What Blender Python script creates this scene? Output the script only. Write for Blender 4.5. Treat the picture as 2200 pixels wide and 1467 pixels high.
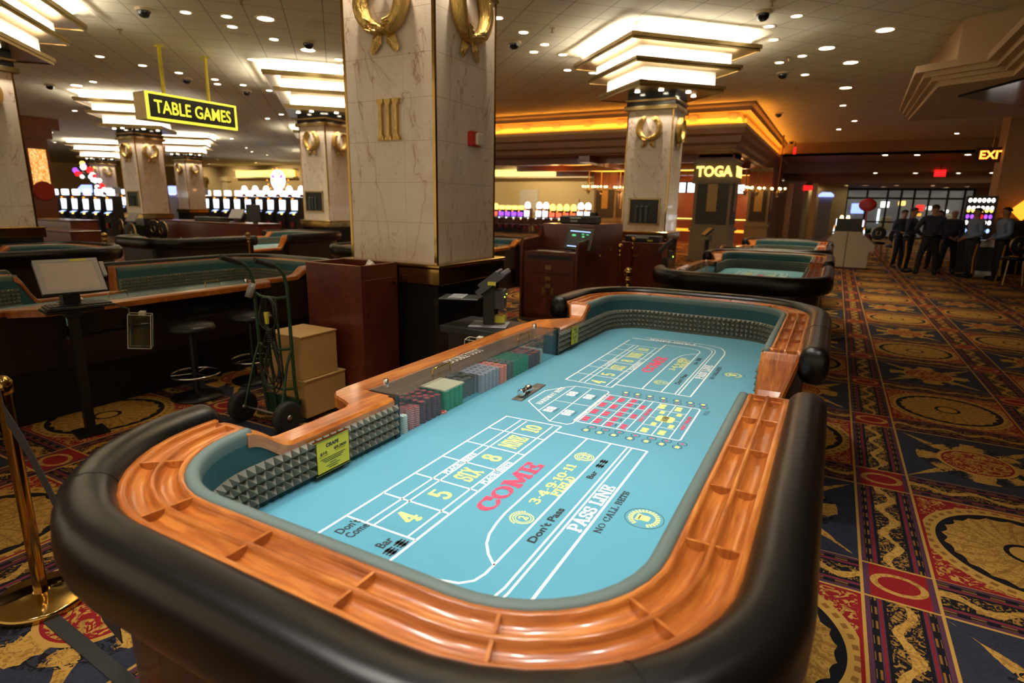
import bpy, math, random
from mathutils import Vector, Matrix
pi = math.pi; S = math.sin; K = math.cos
scn = bpy.context.scene
for o in list(bpy.data.objects): bpy.data.objects.remove(o)
# ---------------------------------------------------------------- camera, world, exposure
PITCH, ROLL, AZ = math.radians(13.2), math.radians(1.0), math.radians(28.4)
hd = Vector((-S(AZ), K(AZ), 0)); r0 = Vector((K(AZ), S(AZ), 0))
fw = hd*K(PITCH) + Vector((0, 0, -S(PITCH))); u0 = r0.cross(fw)
rt = r0*K(ROLL) + u0*S(ROLL); up = -r0*S(ROLL) + u0*K(ROLL)
cam = bpy.data.objects.new('camera', bpy.data.cameras.new('camera'))
scn.collection.objects.link(cam); scn.camera = cam
M = Matrix((rt, up, -fw)).transposed().to_4x4(); M.translation = Vector((0, 0, 1.72)); cam.matrix_world = M
cam.data.sensor_width = 36; cam.data.lens = 36*1250/2200; cam.data.clip_end = 300; cam.data.clip_start = .05
cam.data.dof.use_dof = True; cam.data.dof.focus_distance = 2.7; cam.data.dof.aperture_fstop = 2.6
scn.view_settings.view_transform = 'Standard'; scn.view_settings.look = 'None'; scn.view_settings.gamma = 1
scn.view_settings.use_curve_mapping = False; scn.view_settings.exposure = 0.45
w = bpy.data.worlds.new('world'); scn.world = w; w.use_nodes = True
w.node_tree.nodes['Background'].inputs[0].default_value = (1.0, .80, .52, 1); w.node_tree.nodes['Background'].inputs[1].default_value = .62
CEIL = 4.72
# ---------------------------------------------------------------- tiny shader language
class Sh:
    def __init__(s, name):
        s.m = bpy.data.materials.new(name); s.m.use_nodes = True; s.t = s.m.node_tree; s.t.nodes.clear()
        s.out = s.t.nodes.new('ShaderNodeOutputMaterial'); s.b = s.t.nodes.new('ShaderNodeBsdfPrincipled')
        s.t.links.new(s.b.outputs[0], s.out.inputs[0])
    def n(s, ty): return s.t.nodes.new('ShaderNode'+ty)
    def put(s, sock, v):
        if isinstance(v, V): s.t.links.new(v.s, sock)
        elif isinstance(v, (tuple, list)): sock.default_value = tuple(v)+((1,) if len(v) == 3 and len(sock.default_value) == 4 else ())
        else: sock.default_value = v
    def f(s, op, *a):
        nd = s.n('Math'); nd.operation = op
        for i, x in enumerate(a): s.put(nd.inputs[i], x)
        return V(s, nd.outputs[0])
    def pos(s, kind='Object'):
        tc = s.n('TexCoord'); return V(s, tc.outputs[kind])
    def xyz(s, v):
        nd = s.n('SeparateXYZ'); s.put(nd.inputs[0], v); return [V(s, nd.outputs[i]) for i in range(3)]
    def vec(s, x, y, z=0):
        nd = s.n('CombineXYZ'); s.put(nd.inputs[0], x); s.put(nd.inputs[1], y); s.put(nd.inputs[2], z); return V(s, nd.outputs[0])
    def scale(s, v, sc):
        nd = s.n('Mapping'); s.put(nd.inputs[0], v); nd.inputs['Scale'].default_value = sc; return V(s, nd.outputs[0])
    def noise(s, v, sc, det=3, rough=.5, dist=0):
        nd = s.n('TexNoise'); s.put(nd.inputs['Vector'], v); nd.inputs['Scale'].default_value = sc; nd.inputs['Detail'].default_value = det
        nd.inputs['Roughness'].default_value = rough; nd.inputs['Distortion'].default_value = dist; return V(s, nd.outputs[0])
    def vor(s, v, sc, feature='F1'):
        nd = s.n('TexVoronoi'); nd.feature = feature; s.put(nd.inputs['Vector'], v); nd.inputs['Scale'].default_value = sc; return V(s, nd.outputs[0])
    def mix(s, fac, a, b):
        nd = s.n('Mix'); nd.data_type = 'RGBA'; s.put(nd.inputs[0], fac); s.put(nd.inputs[6], a); s.put(nd.inputs[7], b); return V(s, nd.outputs[2])
    def ramp(s, fac, st):
        nd = s.n('ValToRGB'); s.put(nd.inputs[0], fac); e = nd.color_ramp.elements
        while len(e) < len(st): e.new(.5)
        for i, (p, c) in enumerate(st): e[i].position = p; e[i].color = tuple(c)+(1,)
        return V(s, nd.outputs[0])
    def bump(s, h, st=.3, d=.01):
        nd = s.n('Bump'); s.put(nd.inputs['Height'], h); nd.inputs['Strength'].default_value = st; nd.inputs['Distance'].default_value = d
        s.t.links.new(nd.outputs[0], s.b.inputs['Normal'])
    def set(s, **k):
        nm = dict(col='Base Color', rough='Roughness', metal='Metallic', coat='Coat Weight', coatr='Coat Roughness', spec='Specular IOR Level', em='Emission Color', es='Emission Strength', trans='Transmission Weight', ior='IOR', sheen='Sheen Weight', alpha='Alpha', sss='Subsurface Weight')
        for a, v in k.items(): s.put(s.b.inputs[nm[a]], v)
        return s.m
class V:
    def __init__(s, sh, sock): s.h = sh; s.s = sock
    def __add__(a, b): return a.h.f('ADD', a, b)
    __radd__ = __add__
    def __sub__(a, b): return a.h.f('SUBTRACT', a, b)
    def __rsub__(a, b): return a.h.f('SUBTRACT', b, a)
    def __mul__(a, b): return a.h.f('MULTIPLY', a, b)
    __rmul__ = __mul__
    def __truediv__(a, b): return a.h.f('DIVIDE', a, b)
    def __lt__(a, b): return a.h.f('LESS_THAN', a, b)
    def __gt__(a, b): return a.h.f('GREATER_THAN', a, b)
    def floor(a): return a.h.f('FLOOR', a)
    def abs(a): return a.h.f('ABSOLUTE', a)
    def fr(a): return a.h.f('FRACT', a)
    def sin(a): return a.h.f('SINE', a)
    def cos(a): return a.h.f('COSINE', a)
    def sq(a): return a*a
    def sqrt(a): return a.h.f('SQRT', a)
    def mx(a, b): return a.h.f('MAXIMUM', a, b)
    def mn(a, b): return a.h.f('MINIMUM', a, b)
    def inr(a, lo, hi): return (a > lo)*(a < hi)
MT = {}
def simple(name, col, rough=.5, metal=0, coat=0, var=.12, sc=6, bump=0, bsc=60, **k):
    s = Sh(name); p = s.pos(); n = s.noise(p, sc, 3)
    c = s.mix(n, tuple(x*(1-var) for x in col), tuple(min(1, x*(1+var)) for x in col))
    if bump: s.bump(s.noise(p, bsc, 4), bump, .004)
    MT[name] = s.set(col=c, rough=rough, metal=metal, coat=coat, coatr=.1, **k); return MT[name]
def emit(name, col, st):
    s = Sh(name); MT[name] = s.set(col=(.02, .02, .02), em=col, es=st, rough=.5); return MT[name]
# ---------------------------------------------------------------- mesh builder
class MB:
    def __init__(s): s.v = []; s.f = []; s.uv = []; s.sm = []; s.T = None
    def add(s, vs, fs, uvs=None, smooth=False):
        b = len(s.v)
        if s.T is not None: vs = [s.T @ Vector(v) for v in vs]
        s.v += [tuple(v) for v in vs]
        for i, f in enumerate(fs):
            s.f.append(tuple(b+j for j in f)); s.sm.append(smooth)
            s.uv.append(uvs[i] if uvs else None)
        return s
    def box(s, x0, x1, y0, y1, z0, z1, bev=0):
        if bev:
            b = min(bev, (x1-x0)*.45, (y1-y0)*.45, (z1-z0)*.45); vs = []
            for z, q in ((z0, b), (z0+b, 0), (z1-b, 0), (z1, b)):
                vs += [(x0+q+(b if not q else 0)*0, y0+q, z), (x1-q, y0+q, z), (x1-q, y1-q, z), (x0+q, y1-q, z)]
            fs = [(3, 2, 1, 0), (12, 13, 14, 15)]
            for k in range(3):
                for i in range(4): j = (i+1) % 4; fs.append((k*4+i, k*4+j, k*4+4+j, k*4+4+i))
            return s.add(vs, fs)
        vs = [(x, y, z) for z in (z0, z1) for x, y in ((x0, y0), (x1, y0), (x1, y1), (x0, y1))]
        return s.add(vs, [(3, 2, 1, 0), (4, 5, 6, 7), (0, 1, 5, 4), (1, 2, 6, 5), (2, 3, 7, 6), (3, 0, 4, 7)])
    def cbox(s, c, d, bev=0): return s.box(c[0]-d[0]/2, c[0]+d[0]/2, c[1]-d[1]/2, c[1]+d[1]/2, c[2]-d[2]/2, c[2]+d[2]/2, bev)
    def prism(s, poly, z0, z1, axis='z'):
        n = len(poly)
        g = {'z': lambda a, b, c: (a, b, c), 'x': lambda a, b, c: (c, a, b), 'y': lambda a, b, c: (a, c, b)}[axis]
        vs = [g(a, b, z0) for a, b in poly]+[g(a, b, z1) for a, b in poly]
        fs = [tuple(range(n-1, -1, -1)), tuple(range(n, 2*n))]+[(i, (i+1) % n, n+(i+1) % n, n+i) for i in range(n)]
        return s.add(vs, fs)
    def lathe(s, prof, c=(0, 0, 0), n=24, axis='z', smooth=True, cap=True):
        g = {'z': lambda a, b, h: (c[0]+a, c[1]+b, c[2]+h), 'x': lambda a, b, h: (c[0]+h, c[1]+a, c[2]+b), 'y': lambda a, b, h: (c[0]+a, c[1]+h, c[2]+b)}[axis]
        vs = []
        for r, h in prof:
            for i in range(n): t = 2*pi*i/n; vs.append(g(r*K(t), r*S(t), h))
        fs = [(k*n+i, k*n+(i+1) % n, (k+1)*n+(i+1) % n, (k+1)*n+i) for k in range(len(prof)-1) for i in range(n)]
        s.add(vs, fs, smooth=smooth)
        if cap: s.add(vs[:n], [tuple(range(n-1, -1, -1))]); s.add(vs[-n:], [tuple(range(n))])
        return s
    def cyl(s, c, r, h, n=20, axis='z', r2=None): return s.lathe([(r, 0), (r if r2 is None else r2, h)], c, n, axis)
    def tube(s, pts, r, n=10, cyclic=False, rads=None):
        P = [Vector(p) for p in pts]; m = len(P); vs = []; prev = None
        for i, p in enumerate(P):
            a = P[(i-1) % m] if (i or cyclic) else p; b = P[(i+1) % m] if (i < m-1 or cyclic) else p
            t = (b-a).normalized() if (b-a).length > 1e-9 else Vector((0, 0, 1))
            if prev is None: q = t.orthogonal().normalized()
            else: q = (prev-t*prev.dot(t)); q = q.normalized() if q.length > 1e-6 else t.orthogonal().normalized()
            prev = q; w2 = t.cross(q); rr = rads[i] if rads else r
            for k in range(n): an = 2*pi*k/n; vs.append(tuple(p+q*(rr*K(an))+w2*(rr*S(an))))
        e = m if cyclic else m-1
        fs = [(i*n+k, i*n+(k+1) % n, ((i+1) % m)*n+(k+1) % n, ((i+1) % m)*n+k) for i in range(e) for k in range(n)]
        s.add(vs, fs, smooth=True)
        if not cyclic: s.add(vs[:n], [tuple(range(n-1, -1, -1))]); s.add(vs[-n:], [tuple(range(n))])
        return s
    def ball(s, c, r, n=16, m=10, sc=(1, 1, 1)):
        vs = []; 
        for j in range(m+1):
            t = pi*j/m
            for i in range(n): a = 2*pi*i/n; vs.append((c[0]+r*sc[0]*S(t)*K(a), c[1]+r*sc[1]*S(t)*S(a), c[2]-r*sc[2]*K(t)))
        return s.add(vs, [(j*n+i, j*n+(i+1) % n, (j+1)*n+(i+1) % n, (j+1)*n+i) for j in range(m) for i in range(n)], smooth=True)
    def sweep(s, path, prof, closed=False, cap=True, rnd=0, smooth=True, zf=None):
        """path: (x, y, nx, ny); prof: (d, z)"""
        P = list(path); cd = sum(a for a, b in prof)/len(prof); cz = sum(b for a, b in prof)/len(prof); rings = []
        def ring(p, ext=0, sc=1, tx=0, ty=0, k=0):
            r = []
            for d, z in prof:
                dd = cd+(d-cd)*sc; zz = cz+(z-cz)*sc
                if zf: zz = zf(k, dd, zz)
                r.append((p[0]+p[2]*dd+tx*ext, p[1]+p[3]*dd+ty*ext, zz))
            return r
        def tan(a, b): l = math.hypot(b[0]-a[0], b[1]-a[1]); return (b[0]-a[0])/l, (b[1]-a[1])/l
        if rnd:
            tx, ty = tan(P[1], P[0])
            for k in (90, 70, 50, 30, 12): rings.append(ring(P[0], rnd*S(math.radians(k)), max(.02, K(math.radians(k))), tx, ty))
        for k, p in enumerate(P): rings.append(ring(p, k=k))
        if rnd:
            tx, ty = tan(P[-2], P[-1])
            for k in (12, 30, 50, 70, 90): rings.append(ring(P[-1], rnd*S(math.radians(k)), max(.02, K(math.radians(k))), tx, ty, len(P)-1))
        n = len(prof); vs = [v for r in rings for v in r]; L = [0]
        for a, b in zip(rings, rings[1:]): L.append(L[-1]+(Vector(a[n//2])-Vector(b[n//2])).length)
        W = [0]
        for a, b in zip(prof, prof[1:]+prof[:1]): W.append(W[-1]+math.hypot(a[0]-b[0], a[1]-b[1]))
        fs = []; uv = []
        for i in range(len(rings)-1):
            for k in range(n if closed else n-1):
                j = (k+1) % n; fs.append((i*n+k, i*n+j, (i+1)*n+j, (i+1)*n+k)); uv.append([(L[i], W[k]), (L[i], W[k+1]), (L[i+1], W[k+1]), (L[i+1], W[k])])
        if closed and cap: fs += [tuple(range(n-1, -1, -1)), tuple((len(rings)-1)*n+k for k in range(n))]; uv += [None, None]
        return s.add(vs, fs, uv, smooth)
    def build(s, name, mat, parent=None, kind=None, rec=False):
        me = bpy.data.meshes.new(name); me.from_pydata(s.v, [], s.f)
        if any(u for u in s.uv):
            ul = me.uv_layers.new(name='uv')
            for p, u in zip(me.polygons, s.uv):
                if u:
                    for li, c in zip(p.loop_indices, u): ul.data[li].uv = c
        me.polygons.foreach_set('use_smooth', s.sm)
        me.materials.append(MT[mat] if isinstance(mat, str) else mat)
        if rec:
            import bmesh
            b = bmesh.new(); b.from_mesh(me); bmesh.ops.recalc_face_normals(b, faces=b.faces); b.to_mesh(me); b.free()
        me.update()
        o = bpy.data.objects.new(name, me); scn.collection.objects.link(o)
        if parent: o.parent = parent
        if kind: o['kind'] = kind
        return o
def tag(o, label=None, cat=None, group=None, kind=None):
    for k, v in (('label', label), ('category', cat), ('group', group), ('kind', kind)):
        if v: o[k] = v
    return o
def empty(name, loc=(0, 0, 0), rz=0, label=None, cat=None, group=None):
    o = bpy.data.objects.new(name, None); scn.collection.objects.link(o); o.location = loc; o.rotation_euler.z = rz; o.empty_display_size = .2
    return tag(o, label, cat, group)
KIDS = {}
def dup(root, loc, rz=None, label=None, group=None):
    def rec(o, par):
        c = o.copy(); scn.collection.objects.link(c); c.parent = par
        for ch in [x for x in SNAP[root.name] if x.parent == o]: rec(ch, c)
        return c
    if root.name not in SNAP: SNAP[root.name] = descend(root)
    r = rec(root, None); r.location = loc
    if rz is not None: r.rotation_euler.z = rz
    if label: r['label'] = label
    if group: r['group'] = group
    return r
SNAP = {}
def descend(o):
    out = []; fr = [o]
    while fr:
        nx = [c for c in bpy.data.objects if c.parent in fr]; out += nx; fr = nx
    return out
def spot(loc, tgt, power, size=1.2, blend=.6, rad=.05, col=(1, .85, .62), parent=None, data=None):
    if data is None:
        data = bpy.data.lights.new('spot', 'SPOT'); data.energy = power; data.spot_size = size; data.spot_blend = blend; data.shadow_soft_size = rad; data.color = col
    o = bpy.data.objects.new('spot_lamp', data); scn.collection.objects.link(o); o.location = loc
    o.rotation_euler = (Vector(tgt)-Vector(loc)).to_track_quat('-Z', 'Y').to_euler()
    if parent: o.parent = parent
    return o
_tc = {}
def text_mesh(txt, size=1, ext=0, bold=0, xs=1, sp=1, align='CENTER'):
    c = bpy.data.curves.new('t', 'FONT'); c.body = txt; c.size = size; c.extrude = ext; c.offset = bold; c.align_x = align; c.align_y = 'CENTER'; c.space_character = sp; c.resolution_u = 3
    o = bpy.data.objects.new('t', c); scn.collection.objects.link(o)
    dg = bpy.context.evaluated_depsgraph_get(); me = bpy.data.meshes.new_from_object(o.evaluated_get(dg))
    vs = [(v.co.x*xs, v.co.y, v.co.z) for v in me.vertices]; fs = [tuple(p.vertices) for p in me.polygons]
    bpy.data.objects.remove(o); bpy.data.curves.remove(c); bpy.data.meshes.remove(me)
    return vs, fs
def put_text(mb, txt, origin, xdir, ydir, height, width=None, bold=0, ext=0, sp=1, align='CENTER'):
    vs, fs = text_mesh(txt, 1, ext, bold, sp=sp, align=align)
    if not vs: return
    x0 = min(v[0] for v in vs); x1 = max(v[0] for v in vs); y0 = min(v[1] for v in vs); y1 = max(v[1] for v in vs)
    sy = height/(y1-y0); sx = (width/(x1-x0)) if width else sy
    cx = (x0+x1)/2 if align == 'CENTER' else x0; cy = (y0+y1)/2
    X = Vector(xdir).normalized(); Y = Vector(ydir).normalized(); Z = X.cross(Y); O = Vector(origin)
    mb.add([tuple(O+X*((v[0]-cx)*sx)+Y*((v[1]-cy)*sy)+Z*v[2]) for v in vs], fs)
# slab serif lettering drawn with a broad nib
def _arc(cx, cy, rx, ry, a0, a1, n=14): return [(cx+rx*K(math.radians(a0+(a1-a0)*i/n)), cy+ry*S(math.radians(a0+(a1-a0)*i/n))) for i in range(n+1)]
def _l(*p): return [tuple(p[i:i+2]) for i in range(0, len(p), 2)]
SLAB = {
 'C': (.92, [_arc(.5, .5, .36, .42, 48, 315)+[(.86, .30)], _l(.80, .62, .80, .96)], []),
 'O': (.95, [_arc(.475, .5, .36, .42, 0, 360, 22)], []), '0': (.78, [_arc(.39, .5, .27, .42, 0, 360, 20)], []),
 'G': (.95, [_arc(.5, .5, .36, .42, 48, 340), _l(.80, .62, .80, .96), _l(.82, .12, .82, .42)], [(.82, .42, .3)]),
 'M': (1.25, [_l(.22, 0, .22, 1), _l(.22, 1, .62, .12), _l(.62, .12, 1.02, 1), _l(1.02, 1, 1.02, 0)], [(.22, 0, .36), (1.02, 0, .36), (.14, 1, .3), (1.10, 1, .3)]),
 'N': (1.05, [_l(.2, 0, .2, 1), _l(.2, 1, .84, .02), _l(.84, 0, .84, 1)], [(.2, 0, .36), (.84, 1, .36), (.12, 1, .3)]),
 'E': (.85, [_l(.24, 0, .24, 1), _l(.24, .96, .76, .96), _l(.24, .5, .6, .5), _l(.24, .04, .78, .04), _l(.76, .98, .76, .72), _l(.78, .02, .78, .30), _l(.6, .36, .6, .64)], [(.18, 0, .3), (.18, 1, .3)]),
 'F': (.82, [_l(.24, 0, .24, 1), _l(.24, .96, .74, .96), _l(.24, .5, .58, .5), _l(.74, .98, .74, .70), _l(.58, .36, .58, .64)], [(.24, 0, .42), (.18, 1, .3)]),
 'L': (.80, [_l(.24, 0, .24, 1), _l(.24, .04, .74, .04), _l(.74, .02, .74, .34)], [(.24, 1, .42), (.18, 0, .3)]),
 'P': (.86, [_l(.24, 0, .24, 1), [(.24, .96)]+_arc(.50, .72, .24, .24, 90, -90)+[(.24, .48)]], [(.24, 0, .42), (.16, 1, .26)]),
 'R': (.95, [_l(.24, 0, .24, 1), [(.24, .96)]+_arc(.48, .73, .24, .23, 90, -90)+[(.24, .5)], _l(.50, .5, .80, .02)], [(.24, 0, .40), (.16, 1, .26), (.84, 0, .22)]),
 'B': (.88, [_l(.24, 0, .24, 1), [(.24, .96)]+_arc(.46, .74, .22, .22, 90, -90)+[(.24, .52)], [(.24, .52)]+_arc(.48, .28, .26, .24, 90, -90)+[(.24, .04)]], [(.16, 0, .26), (.16, 1, .26)]),
 'D': (.95, [_l(.24, 0, .24, 1), [(.24, .96)]+_arc(.42, .5, .36, .46, 90, -90, 16)+[(.24, .04)]], [(.16, 0, .26), (.16, 1, .26)]),
 'A': (1.0, [_l(.18, 0, .5, 1), _l(.5, 1, .82, 0), _l(.30, .32, .70, .32)], [(.18, 0, .34), (.82, 0, .34)]),
 'S': (.80, [_arc(.40, .72, .25, .22, 25, 270, 12)+_arc(.40, .28, .27, .22, 90, -155, 12), _l(.66, .66, .66, .94), _l(.13, .06, .13, .34)], []),
 'I': (.50, [_l(.25, 0, .25, 1)], [(.25, 0, .42), (.25, 1, .42)]), 'T': (.85, [_l(.425, 0, .425, 1), _l(.1, .96, .75, .96), _l(.1, .98, .1, .70), _l(.75, .98, .75, .70)], [(.425, 0, .42)]),
 'X': (.95, [_l(.2, 0, .76, 1), _l(.2, 1, .76, 0)], [(.18, 0, .3), (.78, 0, .3), (.18, 1, .3), (.78, 1, .3)]),
 'H': (1.05, [_l(.22, 0, .22, 1), _l(.82, 0, .82, 1), _l(.22, .5, .82, .5)], [(.22, 0, .38), (.82, 0, .38), (.22, 1, .38), (.82, 1, .38)]),
 'W': (1.25, [_l(.16, 1, .40, 0), _l(.40, 0, .62, .9), _l(.62, .9, .84, 0), _l(.84, 0, 1.08, 1)], [(.16, 1, .32), (1.08, 1, .32)]),
 'V': (.95, [_l(.18, 1, .48, 0), _l(.48, 0, .78, 1)], [(.18, 1, .32), (.78, 1, .32)]), 'Y': (.95, [_l(.18, 1, .48, .45), _l(.48, .45, .78, 1), _l(.48, .45, .48, 0)], [(.48, 0, .38), (.18, 1, .3), (.78, 1, .3)]),
 '1': (.56, [_l(.30, 0, .30, 1), _l(.30, .96, .08, .84)], [(.30, 0, .46)]),
 '2': (.76, [_arc(.38, .72, .26, .24, 160, -20, 10)+_l(.55, .5, .12, .06), _l(.12, .06, .68, .06), _l(.68, .04, .68, .30)], []),
 '3': (.76, [_arc(.36, .74, .24, .22, 150, -90, 12)+_arc(.36, .27, .27, .24, 90, -155, 12)], []),
 '4': (.84, [_l(.56, 0, .56, 1), _l(.56, 1, .08, .30), _l(.08, .30, .80, .30)], [(.56, 0, .42)]),
 '5': (.78, [_l(.18, .94, .66, .94), _l(.18, .96, .18, .50)+_arc(.38, .31, .28, .27, 130, -150, 14)], []),
 '8': (.80, [_arc(.40, .74, .22, .21, 0, 360, 16), _arc(.40, .27, .27, .23, 0, 360, 16)], []),
 '9': (.78, [_arc(.39, .69, .25, .26, 0, 360, 18), _arc(.36, .45, .29, .42, 20, -130, 10)], []),
 '-': (.42, [_l(.12, .45, .30, .45)], []), ' ': (.45, [], [])}
def slab_text(mb, txt, origin, xdir, ydir, height, width, thick=.20, thin=.10):
    X = Vector(xdir).normalized(); Y = Vector(ydir).normalized(); O = Vector(origin); tot = sum(SLAB[c][0] for c in txt); sx = width/tot; sy = height; x0 = -tot/2
    zc = [0]
    def P(a, b): zc[0] += 1; return tuple(O+X*(a*sx)+Y*((b-.5)*sy)+Vector((0, 0, (zc[0]//4)*7e-6)))
    def quad(a, b, k=[0]):
        dx, dy = b[0]-a[0], b[1]-a[1]; L = math.hypot(dx, dy)
        if L < 1e-6: return
        w_ = (thin+(thick-thin)*abs(dy/L)**1.2)/2; ex, ey = dx/L*w_*.35, dy/L*w_*.35; nx, ny = -dy/L*w_, dx/L*w_
        mb.add([P(a[0]-ex+nx, a[1]-ey+ny), P(a[0]-ex-nx, a[1]-ey-ny), P(b[0]+ex-nx, b[1]+ey-ny), P(b[0]+ex+nx, b[1]+ey+ny)], [(0, 1, 2, 3)])
    for c in txt:
        wd, st, sl = SLAB[c]
        for p in st:
            for a, b in zip(p, p[1:]): quad((a[0]+x0, a[1]), (b[0]+x0, b[1]))
        for cx, cy, L in sl:
            yy = cy+(thin/2 if cy < .5 else -thin/2) if cy in (0, 1) else cy
            mb.add([P(cx+x0-L/2, yy-thin/2), P(cx+x0+L/2, yy-thin/2), P(cx+x0+L/2, yy+thin/2), P(cx+x0-L/2, yy+thin/2)], [(0, 1, 2, 3)])
        x0 += wd
# ---------------------------------------------------------------- materials
simple('leather', (.0030, .0026, .0024), .31, coat=.0, var=.25, sc=9, bump=.08, bsc=260, spec=.34)
simple('black_plastic', (.012, .013, .015), .42)
simple('grey_plastic', (.055, .06, .068), .45)
simple('light_plastic', (.33, .33, .34), .4)
simple('black_marble', (.010, .010, .010), .12, var=.6, sc=5)
simple('table_apron', (.014, .0060, .0045), .4, coat=.2)
simple('black_cloth', (.008, .008, .008), .8)
simple('green_wall', (.018, .075, .082), .8, bump=.15, bsc=400)
simple('green_trim', (.095, .135, .124), .6, bump=.1, bsc=300)
simple('rubber', (.155, .155, .118), .55, var=.1)
simple('chrome', (.75, .75, .76), .14, 1)
simple('steel', (.45, .44, .42), .3, 1)
simple('rubber_tyre', (.012, .012, .012), .7, bump=.3, bsc=90)
simple('truck_green', (.016, .055, .024), .4)
simple('plywood', (.50, .30, .105), .6, var=.18, sc=3, bump=.05)
simple('paper', (.8, .78, .74), .6, var=.03)
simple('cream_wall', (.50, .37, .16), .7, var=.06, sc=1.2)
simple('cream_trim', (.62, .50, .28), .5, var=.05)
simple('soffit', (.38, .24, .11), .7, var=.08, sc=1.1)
simple('toga_wood', (.20, .055, .015), .35, coat=.2, var=.3, sc=4)
simple('toga_stone', (.24, .20, .115), .5, var=.12)
simple('dark_panel', (.035, .033, .022), .5, var=.3, sc=18)
simple('ochre_panel', (.46, .31, .09), .5)
simple('white_panel', (.50, .44, .33), .45, var=.05)
simple('red_plastic', (.42, .015, .01), .35)
simple('tan_plastic', (.6, .55, .45), .4)
simple('skin', (.36, .18, .11), .55, var=.08)
simple('hair', (.018, .012, .009), .6)
simple('navy_shirt', (.020, .028, .058), .75, bump=.1, bsc=90)
simple('blue_shirt', (.16, .24, .42), .75, bump=.1, bsc=90)
simple('navy_trousers', (.008, .009, .015), .8)
simple('gold_stripe', (.52, .25, .03), .6)
simple('boot', (.006, .006, .007), .3)
simple('tape_grey', (.28, .27, .29), .35)
simple('cord', (.010, .011, .012), .5)
simple('yellow_tape', (.62, .55, .05), .5)
simple('acrylic_white', (.85, .85, .82), .3)
simple('brown_cushion', (.10, .035, .02), .5)
simple('plant', (.03, .12, .02), .6)
simple('lines_white', (.84, .88, .86), .7, var=.04)
simple('print_yellow', (.78, .80, .26), .7, var=.05)
simple('print_red', (.80, .06, .13), .7, var=.06)
simple('print_black', (.02, .03, .035), .8)
simple('sign_yellow', (.72, .60, .02), .45, var=.04)
simple('box_white', (.80, .78, .72), .5, var=.02)
simple('black_paint', (.006, .006, .006), .4)
for nm, c in (('chip_red', (.62, .08, .07)), ('chip_black', (.07, .05, .07)), ('chip_green', (.05, .34, .17)), ('chip_orange', (.90, .15, .07)), ('chip_mauve', (.36, .32, .44)), ('chip_white', (.75, .78, .70)), ('chip_dark', (.10, .12, .11))):
    s = Sh(nm); x, y, z = s.xyz(s.pos()); p = s.pos()
    a = s.f('ARCTAN2', y, x)*(6/(2*pi)); st = ((a+(z/.0033).floor()*.37).fr() < .30)*((x*x+y*y).sqrt() > .013)
    ring = (z/.0033).fr() < .16
    acc = (.75, .72, .68) if nm not in ('chip_green', 'chip_white') else ((.10, .45, .25) if nm == 'chip_green' else (.25, .32, .28))
    if nm == 'chip_dark': acc = (.42, .28, .24)
    if nm == 'chip_black': acc = (.40, .12, .10)
    MT[nm] = s.set(col=s.mix(ring*.6, s.mix(st, c, acc), (.01, .01, .01)), rough=.45)
s = Sh('chip_top_red'); MT['chip_top_red'] = s.set(col=(.62, .07, .05), rough=.4)
emit('tube_white', (1, .96, .89), 100)
emit('downlight_glow', (1, .88, .68), 26)
emit('sign_glow', (1, .86, .04), 1.35)
emit('exit_glow', (1, .10, .015), 3.2)
emit('exit_core', (1, .55, .05), 3.0)
emit('red_glow', (1, .01, .01), 1.6)
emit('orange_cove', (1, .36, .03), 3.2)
emit('amber_glow', (1, .62, .12), 2.2)
emit('yellow_cove', (1, .66, .12), 2.2)
emit('white_glow', (1, .94, .86), 2.6)
emit('screen_blue', (.35, .5, 1), 1.4)
emit('screen_white', (.9, .95, 1), 1.8)
emit('purple_glow', (.35, .08, 1), 1.4)
emit('red_screen', (1, .10, .04), 1.8)
emit('orange_glow', (1, .28, .02), 1.8)
emit('bulb_glow', (1, .55, .2), 9)
emit('green_led', (.4, 1, .05), 4)
emit('corridor_glow', (.55, .46, .42), .12)
emit('blue_sign', (.25, .32, 1), 2.0)
emit('dark_screen', (.05, .06, .08), .12)
# brass
s = Sh('brass'); p = s.pos(); n = s.noise(p, 7, 3); s.bump(s.noise(p, 3, 2), .12, .02)
MT['brass'] = s.set(col=s.mix(n, (.34, .205, .055), (.54, .35, .115)), rough=.12, metal=1)
s = Sh('gold_leaf'); p = s.pos(); n = s.noise(s.scale(p, (1, 1, .35)), 60, 4, .6, 1.5); s.bump(n, .8, .012)
MT['gold_leaf'] = s.set(col=s.mix(n, (.42, .25, .06), (.85, .62, .22)), rough=.28, metal=1)
s = Sh('dull_brass'); p = s.pos(); MT['dull_brass'] = s.set(col=s.mix(s.noise(p, 5, 3), (.30, .21, .085), (.46, .34, .15)), rough=.30, metal=1)
# glass
s = Sh('glass'); s.t.nodes.remove(s.b)
g = s.n('BsdfGlossy'); g.inputs['Roughness'].default_value = .03; tr = s.n('BsdfTransparent'); tr.inputs[0].default_value = (.90, .95, .95, 1)
fr = s.n('LayerWeight'); fr.inputs['Blend'].default_value = .5; mx = s.n('MixShader'); fc = V(s, fr.outputs['Facing']); s.put(mx.inputs[0], fc*fc*fc*fc*.42+.03)
s.t.links.new(tr.outputs[0], mx.inputs[1]); s.t.links.new(g.outputs[0], mx.inputs[2]); s.t.links.new(mx.outputs[0], s.out.inputs[0]); MT['glass'] = s.m
s = Sh('cover_reflection'); s.t.nodes.remove(s.b)  # clear cover; its grey-brown reflection is put into the base colour
d = s.n('BsdfPrincipled'); d.inputs['Base Color'].default_value = (.30, .235, .18, 1); d.inputs['Roughness'].default_value = .12; tr = s.n('BsdfTransparent'); tr.inputs[0].default_value = (.92, .92, .90, 1)
mx = s.n('MixShader'); mx.inputs[0].default_value = .20
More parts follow.
